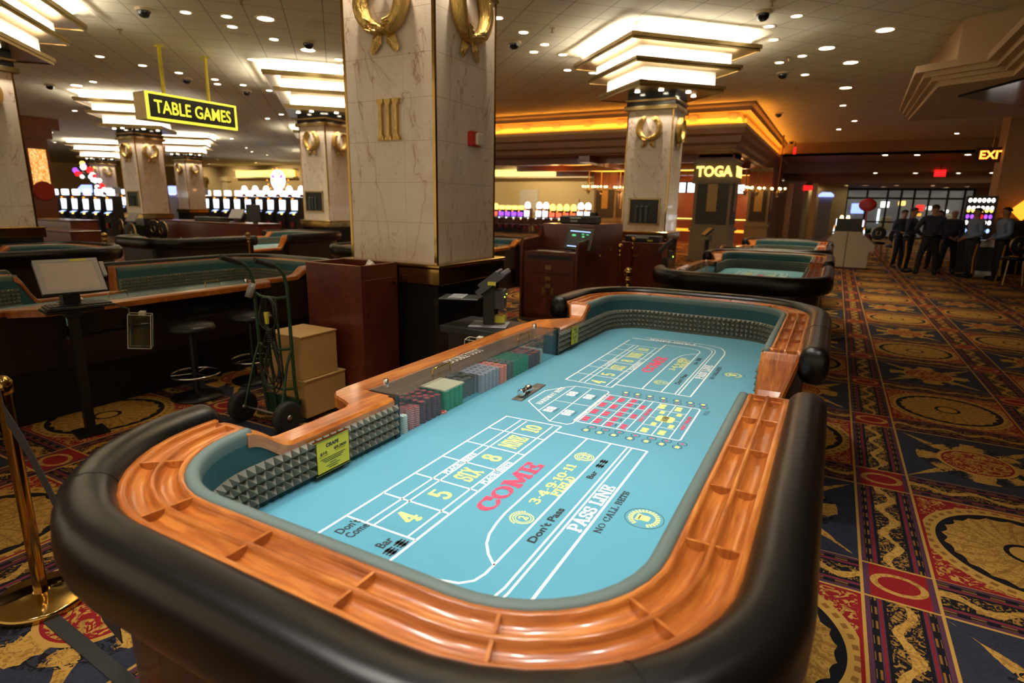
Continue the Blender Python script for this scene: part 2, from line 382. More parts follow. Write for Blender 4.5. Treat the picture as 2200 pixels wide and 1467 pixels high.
s.t.links.new(tr.outputs[0], mx.inputs[1]); s.t.links.new(d.outputs[0], mx.inputs[2]); s.t.links.new(mx.outputs[0], s.out.inputs[0]); MT['cover_reflection'] = s.m
# polished orange wood, grain along UV u or along object Y
def wood(name, uv, c1, c2, c3, axis=(3, 26, 26), rough=.3, coat=.5):
    s = Sh(name); p = s.pos('UV') if uv else s.pos(); q = s.scale(p, axis)
    n = s.noise(q, 1.6, 4, .6, .8); m2 = s.noise(s.scale(p, tuple(a*.35 for a in axis)), 1.3, 2); fine = s.noise(s.scale(p, tuple(a*(1.2 if a < 10 else 5) for a in axis)), 2.2, 2)
    f = n*.60+m2*.40
    c = s.ramp(f, [(.30, c1), (.50, c2), (.68, c3)]); c = s.mix((fine > .60)*.35, c, c1)
    MT[name] = s.set(col=c, rough=rough, coat=coat, coatr=.12); return MT[name]
WO = ((.15, .030, .006), (.38, .105, .016), (.60, .225, .038))
wood('rail_wood', True, *WO)
wood('side_wood', False, *WO, axis=(26, 3, 5))
wood('cabinet_wood', False, (.065, .012, .006), (.11, .021, .010), (.155, .032, .014), axis=(9, 9, 6), rough=.3, coat=.4)
# felt
s = Sh('felt'); p = s.pos(); n = s.noise(p, 1.7, 3); f2 = s.noise(p, 500, 2); x, y, z = s.xyz(p)
c = s.mix(n, (.050, .262, .375), (.078, .33, .455)); c = s.mix(s.noise(p, 5, 4)*.22, c, (.13, .41, .52))
wr = ((x+.10)/.22).sq()+((y+1.62+(x+.1)*.5)/.05).sq()
fold = s.f('EXPONENT', wr*-1.0)*s.noise(s.scale(p, (1, 3, 1)), 8, 3)
s.bump(f2*.15+fold*12, .35, .004); MT['felt'] = s.set(col=c, rough=.85, sheen=.3)
# marble with joints
for mname, ms, mo in (('marble', 1.0, 0), ('marble_large', 1.1, -.172)):
  s = Sh(mname); p = s.pos(); p = s.scale(p, (1/ms, 1/ms, 1/ms)); x, y, z = s.xyz(p); z = z-mo/ms
  n1 = s.noise(p, 1.9, 5, .6, 1.6); vein = (s.noise(s.scale(p, (1, 1, .38)), 1.6, 4, .6, 1.6)-.5).abs(); vein2 = (s.noise(s.scale(p, (1, 1, .5)), 3.0, 4, .6, 2.0)-.47).abs()
  c = s.mix(n1, (.60, .49, .40), (.80, .72, .62)); pn = s.noise(p, 2.2, 2); c = s.mix((vein < .006)*(pn > .48)*.6, c, (.33, .15, .10)); c = s.mix((vein2 < .006)*(pn < .50)*.35, c, (.40, .22, .16)); c = s.mix((vein < .03)*.16, c, (.50, .33, .26))
  jz = ((z+.26)/.305).fr(); jx = (x/.29+.5).fr(); jy = (y/.29+.5).fr()
  j = (jz < .016).mx((x.abs() < .43)*((jx < .012)+(jx > .995))*.6).mx((y.abs() < .43)*((jy < .012)+(jy > .995))*.6)
  MT[mname] = s.set(col=s.mix(j*.55, c, (.32, .22, .12)), rough=.16, coat=.3, spec=.5)
# ceiling tiles at 45 degrees
s = Sh('ceiling_tile'); x, y, z = s.xyz(s.pos()); t = .61*math.sqrt(2)
a = ((x+y-(-11.22+5.95))/t).fr(); b = ((x-y-(-11.22-5.95))/t).fr(); g1 = ((a < .026)+(b < .026)).mn(1); n = s.noise(s.pos(), .7, 2); n2 = s.noise(s.pos(), 120, 2)
st = s.noise(s.pos(), .45, 3) > .70
c = s.mix(n, (.64, .58, .385), (.74, .67, .46)); c = s.mix(st*.2, c, (.25, .19, .11)); c = s.mix(n2*.25, c, (.35, .30, .2)); MT['ceiling_tile'] = s.set(col=s.mix(g1*.8, c, (.20, .15, .085)), rough=.9)
# carpet
s = Sh('carpet'); P = s.pos(); x, y, z = s.xyz(P)
wn = s.noise(P, 9, 2, .5, 0)-.5; lf = s.noise(P, 26, 3, .55, 2.2); lf2 = s.noise(P, 15, 2, .5, 3.0)
GO = (.50, .28, .055); GD = (.25, .115, .018); RE = (.25, .008, .010); BK = (.005, .004, .006); PU = (.085, .028, .055); SL = (.028, .031, .050)
u = (x-.634)/1.22; iu = u.floor(); fu = (u-iu)*1.22; v = (y-3.16)/1.28; iv = v.floor(); fv = (v-iv)*1.28
par = ((iu+iv)*.5).fr() > .25
px = fu-.45; py = fv-.485; ax = px.abs(); ay = py.abs()
th = s.f('ARCTAN2', py, px); r = (px.sq()*1.08+py.sq()*.98).sqrt()
gold = s.mix((lf > .53)*.7, GO, GD)
# medallion panel
ped = (th*11).cos(); rr = r+ped.abs()*.022+wn*.03
vein = ((th*22+r*14).sin() > .75)
fl = s.mix(vein*.6, gold, GD); fl = s.mix(r.inr(.075, .10), fl, BK); fl = s.mix((rr < .10)*(r < .075), fl, GO)
med = s.mix(lf2 > .53, RE, gold)
med = s.mix((r < .475), med, GO); med = s.mix(r.inr(.43, .455)*((th*42).sin() > 0), med, GD); med = s.mix(r < .405, med, BK); med = s.mix(rr < .375, med, fl)
med = s.mix((ax > .435).mx(ay > .470), med, RE)
# star panel
dg = (ax*1.05-ay).abs(); rad = ax+ay
star = s.mix(((lf > .5)*.25), SL, BK)
star = s.mix((dg < (.115-rad*.135)+wn*.06)*(rad > .2), star, gold)
star = s.mix((r < .36)*((lf2 > .50)), star, BK); star = s.mix((r.inr(.23, .37))*((ax < .07+wn*.2).mx(ay < .07+wn*.2)), star, gold)
star = s.mix((r.inr(.25, .34))*((th*8+lf*5).sin() > .25), star, gold)
star = s.mix(r < .24, star, GO); star = s.mix(r < .215, star, RE); star = s.mix((r < .20)*(lf2 > .50), star, gold)
pan = s.mix(par, med, star)
def strip(t, q, n_):           # t across 0..0.32, q along
    t2 = (t-.16).abs()
    c = BK
    wav = (q*(2*pi/.30)).sin()*.032
    sc = ((t-.16-wav).abs() < .020+wn*.07).mx((t2 < .062)*(lf > .53))
    c = s.mix(sc*(t2 < .072), c, gold)
    c = s.mix(t2 > .076, c, PU); c = s.mix(t2.inr(.082, .090), c, RE)
    key = ((q*60).sin() > -.1)*((t2*260).sin() > -.3)
    c = s.mix(t2.inr(.098, .126), c, BK); c = s.mix(t2.inr(.101, .123)*key, c, GD)
    c = s.mix(t2 > .146, c, GO); return c
ts = fu-.90; tb = fv-.97
vs_ = strip(ts, y, 0); hs_ = strip(tb, x, 1)
rb = ((ts-.16).sq()*.9+(tb-.155).sq()*1.6).sqrt()
bx = s.mix(rb.inr(.082, .112)+0, RE, gold); bx = s.mix(((ts-.16).abs() > .12), bx, PU); bx = s.mix(((ts-.16).abs() > .146).mx((tb-.155).abs() > .142), bx, GO)
inS = fu > .90; inB = fv > .97
col = s.mix(inB, pan, hs_); col = s.mix(inS, col, vs_); col = s.mix(inS*inB, col, bx)
wv = s.noise(P, 260, 2); col = s.mix(wv*.42, col, BK)
s.bump(wv, .25, .004); MT['carpet'] = s.set(col=col, rough=.95, spec=.2)
# ================================================================ room shell
def plane(name, x0, x1, y0, y1, z, mat, flip=False, kind='structure'):
    f = [(3, 2, 1, 0)] if flip else [(0, 1, 2, 3)]
    return MB().add([(x0, y0, z), (x1, y0, z), (x1, y1, z), (x0, y1, z)], f).build(name, mat, kind=kind)
plane('floor', -62, 14, -4, 60, 0, 'carpet')
MB().box(-62, 14, -4, 31, CEIL, CEIL+.1).box(-62, -2.9, 31, 60, CEIL, CEIL+.1).build('ceiling', 'ceiling_tile', kind='structure')
MB().box(-62, -12.4, 36.5, 36.7, 0, CEIL).box(-16.2, -14.9, 36.42, 36.5, 0, 2.2).build('wall_back', 'cream_wall', kind='structure')
MB().box(-62, -61.8, -4, 36.5, 0, CEIL).build('wall_left', 'cream_wall', kind='structure')
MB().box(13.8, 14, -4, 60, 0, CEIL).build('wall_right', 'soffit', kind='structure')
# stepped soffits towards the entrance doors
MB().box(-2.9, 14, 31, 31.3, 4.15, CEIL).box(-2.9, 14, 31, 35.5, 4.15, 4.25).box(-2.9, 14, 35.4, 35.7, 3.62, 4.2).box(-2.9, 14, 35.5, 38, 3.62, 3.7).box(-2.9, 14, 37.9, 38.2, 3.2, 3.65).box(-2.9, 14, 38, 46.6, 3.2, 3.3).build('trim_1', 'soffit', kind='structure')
MB().box(-2.9, -1.7, 36, 46, 0, 3.25).box(-2.9, 14, 46.3, 46.5, 0, .1).build('wall_alcove', 'cream_wall', kind='structure')
MB().box(-2.9, .4, 42, 42.2, 0, 3.2).build('wall_entrance', 'cream_wall', kind='structure')
# octagonal dropped cornice upper right with mirrored recess
pl = [(.98, 17.0), (.86, 12.5), (1.73, 11.95), (1.72, 6.0), (9.5, 6.0), (9.5, 17.0)]
def off(poly, d):
    cx = sum(p[0] for p in poly)/len(poly); cy = sum(p[1] for p in poly)/len(poly)
    return [(cx+(x-cx)*(1-d/math.hypot(x-cx, y-cy)*1.3), cy+(y-cy)*(1-d/math.hypot(x-cx, y-cy)*1.3)) for x, y in poly]
m = MB()
for k, (d, z0, z1) in enumerate(((.42, 4.02, CEIL), (.0, 3.99, 4.10), (.10, 3.90, 4.0), (.19, 3.83, 3.92), (.27, 3.74, 3.85))): m.prism(off(pl, d), z0, z1)
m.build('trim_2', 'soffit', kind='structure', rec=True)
mr = MB().prism([(1.62, 13.4), (2.9, 15.0), (6, 13.5), (3.5, 10.2), (2.45, 11.6)], 3.70, 3.745).build('mirrored_ceiling_recess', 'black_marble', rec=True)
tag(mr, 'dark mirrored panel set into the underside of the dropped ceiling at the upper right', 'ceiling panel')
# plain right-hand wall return, partly in frame
MB().box(4.05, 5.4, 22.4, 23.4, 0, CEIL).build('wall_return', 'soffit', kind='structure')

# ================================================================ downlights
LIGHTS = [(-9.82, 6.67), (-9.39, 7.11), (-8.89, 7.48), (-9.83, 7.54), (-9.83, 8.43), (-9.85, 9.28), (-11.63, 9.33), (-14.52, 7.75), (-14.52, 8.66), (-14.5, 9.51), (-17.77, 9.23), (-18.79, 9.32), (-19.42, 9.85), (-19.33, 10.68), (-14.39, 10.39), (-14.88, 10.81), (-14.34, 11.18), (-14.34, 12.02), (-17.78, 15.34), (-19.17, 15.89), (-24.1, 16.26), (-24.21, 11.83), (-9.85, 10.13), (-10.25, 10.57), (-5.3, 9.12), (-5.3, 10.03), (-5.3, 10.91), (-5.3, 11.76), (-5.74, 11.32), (-5.76, 13.07), (-5.35, 13.57), (-.95, 11.06), (.33, 12.49), (-1.39, 11.46), (-1.4, 12.35), (-.56, 13.37), (-1.0, 13.83), (-1.45, 14.23), (-.14, 14.82), (-1.03, 15.68), (-.2, 17.69), (-.24, 20.53), (.13, 24.08), (-.34, 26.3), (3.7, 29.18), (-29.44, 13.13), (-33.46, 15.19), (-39.17, 17.89), (-27.15, 18.48), (-27.07, 20.19), (-30.95, 23.99), (-32.91, 25.9), (-34.14, 28.05), (-42.1, 30.02), (-15.4, 28.51), (-15.4, 30.16), (-17.43, 32.01)]
BIG = {(-8.89, 7.48), (-9.85, 9.28), (.33, 12.49), (-.14, 14.82), (-.56, 13.37), (-18.79, 9.32), (-.2, 17.69)}
def make_downlight(r, name):
    t = empty(name)
    MB().lathe([(r*.92, .0), (r*.95, -.012), (r*1.22, -.014), (r*1.25, .0)], n=20, cap=False).build('trim_ring', 'cream_trim', t)
    MB().cyl((0, 0, -.004), r*.93, .003, 20).build('lens', 'downlight_glow', t); return t
dl = make_downlight(.085, 'downlight'); dlb = make_downlight(.14, 'wide_downlight'); used = set()
def where(x, y):
    if x < -24: return 'far left, over the slot machine end of the room'
    if x < -13: return 'left, among the stepped column lights'
    if x < -7: return 'near the hanging table games sign'
    if x < -3.5: return 'between the big column and the column behind it'
    return 'right, beside the aisle over the craps tables'
spd = bpy.data.lights.new('downlight_beam', 'SPOT'); spd.energy = 95; spd.spot_size = 1.5; spd.spot_blend = .7; spd.shadow_soft_size = .07; spd.color = (1, .80, .52)
for i, (x, y) in enumerate(LIGHTS):
    big = (x, y) in BIG; src = dlb if big else dl
    lab = ('wide ' if big else 'small ')+'round recessed ceiling downlight, '+where(x, y)
    if src.name in used: o = dup(src, (x, y, CEIL-.001), 0, lab, ('wide ' if big else 'small ')+'downlights '+where(x, y))
    else: SNAP[src.name] = descend(src); used.add(src.name); o = src; o.location = (x, y, CEIL-.001); tag(o, lab, 'ceiling light', ('wide ' if big else 'small ')+'downlights '+where(x, y))
    if i % 2 == 0 or (x > -2 and y < 30): spot((x, y, CEIL-.03), (x, y, 0), 0, data=spd)
LOW = [(1.55, 31.5, 4.1495), (2.75, 31.8, 4.1495), (4.6, 32.2, 4.1495), (1.45, 35.9, 3.6195), (3.2, 36.3, 3.6195), (5.0, 36.6, 3.6195), (6.3, 36.6, 3.6195), (1.25, 41, 3.1995), (2.3, 43.5, 3.1995), (2.8, 41, 3.1995), (4.6, 41.5, 3.1995), (5.6, 44.5, 3.1995), (6.3, 42.5, 3.1995), (-1.5, 41.7, 3.1995), (.3, 41, 3.1995)]
for i, (x, y, z) in enumerate(LOW):
    dup(dl, (x, y, z), 0, 'small round downlight in the stepped low ceiling before the entrance doors', 'downlights of the stepped entrance ceiling').scale = (1.5, 1.5, 1)
    if i in (1, 4, 9, 11): spot((x, y, z-.03), (x, y, 0), 0, data=spd)
# room lamps over the near tables, the same downlights above and behind the camera
sp2 = bpy.data.lights.new('table_beam', 'SPOT'); sp2.energy = 165; sp2.spot_size = 1.15; sp2.spot_blend = .6; sp2.shadow_soft_size = .10; sp2.color = (1, .94, .86)
sp3 = sp2.copy(); sp3.energy = 160; sp3.spot_size = .8; sp3.shadow_soft_size = .14
for x, y, tx, ty in ((-.95, 2.2, -.95, 2.0), (-1.2, 3.9, -1.0, 3.7), (.9, 1.4, .2, 1.5), (-.3, .2, -.8, .9), (-2.4, -.4, -1.5, .8), (-2.35, 2.7, -1.66, 2.7), (-2.1, .3, -.8, .8), (-1.3, -.9, -.4, .7)):  # the lamp aimed at the chip bank is added to brighten the chips
    spot((x, y, CEIL-.03), (tx, ty, .7), 0, data=sp3 if y < .5 and x < -1 else sp2)
    dup(dl, (x, y, CEIL-.001), 0, 'small round recessed downlight over the near craps table', 'downlights over the near craps table')
wsh = spd.copy(); wsh.energy = 420; wsh.spot_size = 1.9
for x in (-54, -48, -42, -36, -30, -24, -18.5, -15.5):  # unseen lamps added to brighten the far back wall
    spot((x, 33.3, CEIL-.03), (x, 36.3, 2.2), 0, data=wsh)
    dup(dl, (x, 33.3, CEIL-.001), 0, 'small recessed downlight added to brighten the cream back wall', 'added wall-brightening downlights before the back wall')
# dome cameras and sprinklers
def make_cam():
    t = empty('dome_camera'); MB().lathe([(.13, 0), (.14, -.02), (.10, -.035)], n=24, cap=False).build('mounting_ring', 'cream_trim', t)
    MB().lathe([(.10, -.02), (.10, -.06), (.085, -.10), (.05, -.13), (.005, -.14)], n=24).build('smoked_dome', 'black_marble', t); return t
dc = make_cam(); SNAP[dc.name] = descend(dc)
CAMS = [((-10.3, 6.27), 'above the table games sign'), ((-9.37, 8.85), 'just left of the big marble column'), ((-14.98, 10.01), 'hidden mostly behind the table games sign'), ((-14.98, 11.77), 'behind the right end of the table games sign'), ((-19.37, 8.94), 'right of the leftmost column light'), ((-5.75, 10.51), 'just right of the big marble column'), ((-1.4, 10.64), 'right of the stepped light, nearest the top edge'), ((-1.46, 15.29), 'right of the stepped light, second one back'), ((-2.03, 21.36), 'beside the orange cove corner'), ((-35.68, 17.51), 'far left above the slot machines'), ((-2.2, 30.05), 'at the far end of the orange cove')]
for i, ((x, y), d) in enumerate(CAMS):
    if i == 0: dc.location = (x, y, CEIL); tag(dc, 'black dome security camera on the ceiling, '+d, 'security camera', 'dome cameras')
    else: dup(dc, (x, y, CEIL), 0, 'black dome security camera on the ceiling, '+d, 'dome cameras')
sk = empty('sprinkler_head'); MB().cyl((0, 0, -.012), .045, .012, 16).build('escutcheon', 'dull_brass', sk); MB().cyl((0, 0, -.07), .012, .06, 10).cyl((0, 0, -.078), .03, .006, 12).build('nozzle', 'dull_brass', sk); SNAP[sk.name] = descend(sk)
for i, ((x, y), d) in enumerate((((-11.92, 6.77), 'left of the table games sign rods'), ((-4.74, 10.03), 'between the big column and the stepped light'), ((-1.22, 10.17), 'at the top edge right of the stepped light'), ((-1.26, 13.84), 'right of the stepped light tier'), ((-1.28, 17.23), 'over the aisle behind the stepped light'), ((-8.43, 6.67), 'at the top edge above the table games sign'))):
    if i == 0: sk.location = (x, y, CEIL); tag(sk, 'small ceiling sprinkler head, '+d, 'sprinkler', 'sprinkler heads')
    else: dup(sk, (x, y, CEIL), 0, 'small ceiling sprinkler head, '+d, 'sprinkler heads')

# ================================================================ columns with stepped light capitals
def diamond(r, z0, z1, m=None): return (m or MB()).prism([(0, -r), (r, 0), (0, r), (-r, 0)], z0, z1)
def wreath_mb(R=.20):
    m = MB(); rnd = random.Random(4)
    for sgn in (-1, 1):
        pts = []; rad = []
        for k in range(19):
            a = math.radians(-84+k*150/18); t = k/18
            pts.append((sgn*R*K(a)*.98, -.035-.02*S(t*pi), R*1.0*S(a))); rad.append(.034+.026*S(pi*(t*.80+.12)))
        m.tube(pts, .04, 12, rads=rad)
        for k in range(150):
            t = rnd.random(); a = math.radians(-80+t*142); rr = R*(.98+rnd.uniform(-.17, .17)); c = Vector((sgn*rr*K(a), -.055-.035*rnd.random(), R*1.0*(rr/R)*S(a)))
            d = Vector((-sgn*S(a)*1.0, -.25, K(a)))*.058; sd = Vector((K(a)*sgn, 0, S(a)))*.014
            m.add([c-d*.6, c+sd-Vector((0, .006, 0)), c+d, c-sd-Vector((0, .006, 0)), c-Vector((0, .018, 0))], [(0, 1, 4), (1, 2, 4), (2, 3, 4), (3, 0, 4)])
        # tail leaf
        b = Vector((sgn*.02, -.03, -R*1.0)); e = Vector((sgn*.12, -.03, -R*1.0-.14)); q = Vector((.45, 0, .32*sgn)).normalized()*.05
        m.add([b, b+(e-b)*.45+q*sgn, e+q*sgn*.55, e-Vector((0, 0, .02)), e-q*sgn*.55, b+(e-b)*.45-q*sgn, b+(e-b)*.5-Vector((0, .035, 0))], [(0, 1, 6), (1, 2, 6), (2, 3, 6), (3, 4, 6), (4, 5, 6), (5, 0, 6)])
    m.ball((0, -.06, -R*.98), .035, 10, 6, (1.5, 1, .8)); return m
WM = wreath_mb()
def make_column(s=1.0):
    h = .435*s; t = empty('marble_column'); f = lambda z: 1.72+(z-1.72)*s; TOP = 3.50 if s == 1 else 3.60
    MB().box(-h, h, -h, h, f(1.26), TOP).build('marble_shaft', 'marble' if s == 1 else 'marble_large', t)
    for sx, sy in ((-1, -1), (1, -1), (1, 1), (-1, 1)):
        MB().box(*sorted((sx*(h-.020), sx*(h+.006))), *sorted((sy*(h-.020), sy*(h+.006))), f(1.25), TOP, .006).build('brass_corner_strip', 'brass', t)
    a, b = .505*s, .515*s; m = MB(); m.box(-a, a, -a, a, f(1.10), f(1.235), .01); m.box(-b, b, -b, b, f(1.235), f(1.262), .008); m.build('brass_base_band', 'brass', t)
    MB().box(-.47*s, .47*s, -.47*s, .47*s, 0, f(1.10)).build('black_plinth', 'black_marble', t)
    MB().box(-.50, .50, -.50, .50, 3.49, 3.57, .01).box(-.485, .485, -.485, .485, 3.645, 3.69, .01).build('brass_neck_ring', 'dull_brass', t)
    MB().box(-.46, .46, -.46, .46, 3.57, 3.645).box(-.45, .45, -.45, .45, 3.69, 3.80).build('black_neck', 'black_marble', t)
    for r0_, zt, zb, rb in ((1.60, CEIL, 4.50, 1.79), (1.29, 4.45, 4.19, 1.50), (1.04, 4.15, 3.86, 1.23)):
        diamond(r0_, zb, zt).build('light_box', 'box_white', t)
    for rb, z0, z1, rin in ((1.79, 4.42, 4.52, 1.60), (1.50, 4.13, 4.21, 1.29), (1.24, 3.79, 3.88, 1.04)):
        m = MB(); diamond(rb, z0+.045, z0+.055, m)
        for (ra, za, zc) in ((rb, z0+.055, z1+.012), (rb-.03, z0, z0+.045)): 
            for k in range(4):
                a = k*pi/2; c0 = (ra*K(a), ra*S(a)); c1 = (ra*K(a+pi/2), ra*S(a+pi/2)); ri = ra-.035; d0 = (ri*K(a), ri*S(a)); d1 = (ri*K(a+pi/2), ri*S(a+pi/2))
                m.prism([c0, c1, d1, d0], za, zc)
        diamond(rb-.06, z0+.01, z0+.045, m); m.build('brass_ledge', 'dull_brass', t, rec=True)
        m = MB(); rt_ = (rb+rin)/2-.005
        for k in range(4):
            a = k*pi/2; c0 = Vector((rt_*K(a), rt_*S(a), z0+.068)); c1 = Vector((rt_*K(a+pi/2), rt_*S(a+pi/2), z0+.068)); c0, c1 = c0.lerp(c1, .05), c1.lerp(c0, .05); m.tube([c0, c1], .011, 6)
        m.build('light_tube', 'tube_white', t)
    m = MB()
    for x, y in ((-.22, -.62), (.22, -.62), (.62, -.22), (.62, .22)): m.cyl((x, y, 3.788), .045, .006, 14)
    m.build('spot_lens', 'downlight_glow', t)
    if s != 1: return t
    for a, (x, y) in ((0, (0, -h)), (pi/2, (h, 0))):
        o = WM.build('brass_wreath', 'gold_leaf', t); o.location = (x, y, 3.165); o.rotation_euler.z = a
    return t
wl = bpy.data.lights.new('wreath_beam', 'SPOT'); wl.energy = 26; wl.spot_size = 1.5; wl.spot_blend = .7; wl.shadow_soft_size = .035; wl.color = (1, .86, .66)
COLS = [(-3.43, 4.56, 'big cream marble column beside the near craps table, brass corners and laurel wreaths'), (-3.3, 11.84, 'marble column with stepped square light capital, rising right of centre'), (-11.45, 11.2, 'marble column with stepped light just left of the big near column'), (-19.62, 11.35, 'marble column under stepped lights, behind the table games sign'), (-11.4, 4.16, 'marble column cut by the left picture edge, brass base band'), (-27.85, 18.25, 'thin distant marble column right of the sign, in front of slot machines'), (-36.05, 18.6, 'farthest left marble column, beside a glowing blue sign'), (-19.7, 19.3, 'distant marble column peeping out behind the left neighbour of the big column'), (-27.9, 27.3, 'farthest marble column of the diagonal row, beside the wheel sign')]
col0 = make_column(1.1); colp = make_column(); SNAP[colp.name] = descend(colp); h = .4785
for a, (x, y) in ((0, (0, -h)), (pi/2, (h, 0))):
    o = WM.build('brass_wreath', 'gold_leaf', col0); o.location = (x, y, 1.72+(3.165-1.72)*1.1); o.rotation_euler.z = a; o.scale = (1.1, 1.1, 1.1)
SNAP[col0.name] = descend(col0)
for i, (x, y, d) in enumerate(COLS):
    if i == 0: col0.location = (x, y, 0); tag(col0, d, 'column', 'marble columns with stepped light capitals'); c = col0
    elif i == 1: colp.location = (x, y, 0); tag(colp, d, 'column', 'marble columns with stepped light capitals'); c = colp
    else: c = dup(colp, (x, y, 0), 0, d, 'marble columns with stepped light capitals')
    if i < 7:
        for px_, py_, qx, qy in ((-.22, -.62, -.22, -.45), (.22, -.62, .22, -.45), (.62, -.22, .45, -.22), (.62, .22, .45, .22)): spot((x+px_, y+py_, 3.76), (x+qx, y+qy, 2.2), 0, data=wl)
# extras on single columns
def roman(parent):
    m = MB()
    for k in (-1, 0, 1):
        cx = .012+k*.075
        m.prism([(cx-.033, 2.19), (cx+.033, 2.19), (cx+.028, 2.215), (cx+.014, 2.235), (cx+.014, 2.445), (cx+.028, 2.465), (cx+.033, 2.49), (cx-.033, 2.49), (cx-.028, 2.465), (cx-.014, 2.445), (cx-.014, 2.235), (cx-.028, 2.215)], -.465, -.433, 'y')
    o = m.build('brass_roman_numeral', 'gold_leaf', parent, rec=True); o.scale = (1.1, 1.1, 1.1); o.location.z = -.172
roman(col0)
def niche(parent, x, z, rz):
    g = empty('service_niche', (0, 0, 0), rz); g.parent = parent
    MB().box(x-.31, x+.31, -.455, -.425, z-.255, z-.225).box(x-.31, x+.31, -.455, -.425, z+.225, z+.255).box(x-.31, x-.28, -.455, -.425, z-.24, z+.24).box(x+.28, x+.31, -.455, -.425, z-.24, z+.24).build('brass_frame', 'dull_brass', g)
    MB().box(x-.285, x+.285, -.442, -.43, z-.23, z+.23).build('dark_recess', 'black_paint', g)
    m = MB()
    for k in range(3): m.cyl((x-.15+k*.10, -.45, z-.20), .03, .26, 10); m.ball((x-.15+k*.10, -.45, z+.08), .032, 8, 6)
    m.build('candle_tubes', 'grey_plastic', g)
ALLC = 0
allc = sorted([o for o in scn.objects if o.name.startswith('marble_column')], key=lambda o: o.name)
niche(allc[1], 0, 1.64, 0); niche(allc[2], -.05, 1.72, 0); niche(allc[3], 0, 1.70, 0)
# fire alarm on the near column
fa = empty('fire_alarm_strobe', (-2.950, 4.64, 2.287), 0, 'red fire alarm strobe on the right face of the big marble column', 'fire alarm')
MB().box(0, .05, -.075, .075, -.065, .065, .01).build('red_housing', 'red_plastic', fa)
MB().box(.05, .075, -.02, .07, -.055, .055, .012).build('strobe_lens', 'tan_plastic', fa)

# ================================================================ hanging signs
sg = empty('hanging_sign', (-12.2, 8.28, 3.52), 0, 'black and yellow TABLE GAMES sign hanging from the ceiling on two rods', 'sign')
MB().box(-.42, -.02, -1.02, .98, -.26, .26, .01).build('sign_housing', 'cream_trim', sg)
fm = MB()
for a in ((-.02, .02, -1.02, .98, .225, .26), (-.02, .02, -1.02, .98, -.26, -.215), (-.02, .02, -1.02, -.98, -.22, .23), (-.02, .02, .945, .98, -.22, .23)): fm.box(*a)
fm.build('yellow_border', 'sign_glow', sg)
MB().box(-.02, .004, -.98, .945, -.22, .23).build('black_face', 'black_paint', sg)
tm = MB(); put_text(tm, 'TABLE GAMES', (.012, -.02, 0), (0, 1, 0), (0, 0, 1), .25, 1.70, bold=.008); tm.build('lettering', 'sign_glow', sg)
for y in (-.52, .48): MB().box(-.22, -.17, y-.025, y+.025, .26, 1.2).box(-.26, -.13, y-.06, y+.06, 1.17, 1.2).build('hanging_rod', 'sign_yellow', sg)
ex = empty('exit_sign', (3.83, 22.75, 3.42), math.radians(3), 'glowing red orange EXIT sign at the right picture edge', 'sign')
MB().box(-.24, .26, .02, .07, -.13, .13).build('sign_housing', 'black_paint', ex)
MB().box(-.22, .24, .012, .02, -.11, .11).build('glow_panel', simple('exit_panel', (.10, .008, .004), .5), ex)
tm = MB(); put_text(tm, 'EXIT', (.02, .008, 0), (1, 0, 0), (0, 0, 1), .15, .40, bold=.03); tm.build('lettering', 'exit_glow', ex)
tm = MB(); put_text(tm, 'EXIT', (.02, .004, 0), (1, 0, 0), (0, 0, 1), .14, .385, bold=.0); tm.build('letter_core', 'exit_core', ex)
ex.scale = (1.62, 1.2, 1.62); MB().cyl((0, .045, .13), .008, .73, 8).build('hanging_rod', 'dull_brass', ex)
for (x, y, z, wd, hh, d) in ((-2.05, 30.6, 4.35, .10, .30, 'small red hanging marker lamp beside the orange cove'), (-1.45, 36.0, 2.88, .62, .24, 'red lit exit sign over the cream alcove left of the entrance'), (4.1, 35.35, 3.55, .45, .30, 'red lit sign above the entrance doors')):
    o = MB().box(x-wd/2, x+wd/2, y-.05, y, z-hh/2, z+hh/2).build('red_sign', 'red_glow'); tag(o, d, 'sign')
    MB().box(x-.02, x+.02, y-.04, y-.01, z+hh/2, min(CEIL, z+hh/2+.25)).build('bracket', 'black_paint', o)
# ================================================================ craps table
CX, CY = -.915, 2.81
HW, HL, RC = .655, 1.98, .30      # inner half width, half length, corner radius
def end_path(y0, y1, n=10, seg=.09):
    """near horseshoe: from the dealer side (-x, y0) round the end to the stick side (+x, y1)"""
    P = []
    def line(a, b, nx, ny):
        L = math.hypot(b[0]-a[0], b[1]-a[1]); k = max(1, round(L/seg))
        for i in range(k+1): P.append((a[0]+(b[0]-a[0])*i/k, a[1]+(b[1]-a[1])*i/k, nx, ny))
    def arc(cx, cy, a0, a1):
        for i in range(1, n): a = a0+(a1-a0)*i/n; P.append((cx+RC*K(a), cy+RC*S(a), K(a), S(a)))
    line((-HW, y0), (-HW, -HL+RC), -1, 0); arc(-HW+RC, -HL+RC, pi, 1.5*pi); line((-HW+RC, -HL), (HW-RC, -HL), 0, -1); arc(HW-RC, -HL+RC, 1.5*pi, 2*pi); line((HW, -HL+RC), (HW, y1), 1, 0)
    return P
def flip(P): return [(x, -y, nx, -ny) for x, y, nx, ny in P][::-1]
def trough(d0, d1, z, dep, n=8): return [(d0+(d1-d0)*(1-K(pi*i/n))/2, z-dep*S(pi*i/n)) for i in range(n+1)]
RIM = 1.0
WOODP = [(.036, .93), (.036, RIM-.006), (.040, RIM), (.050, RIM)]+trough(.052, .104, RIM-.001, .022)+[(.108, RIM+.001), (.112, RIM+.001)]+trough(.116, .168, RIM-.001, .022)+[(.170, RIM), (.186, RIM), (.19, RIM-.01), (.19, .90), (.036, .90)]
TRIMP = [(.004, .90), (-.002, .985), (.004, .998), (.014, 1.003), (.028, 1.002), (.036, .995), (.036, .90)]
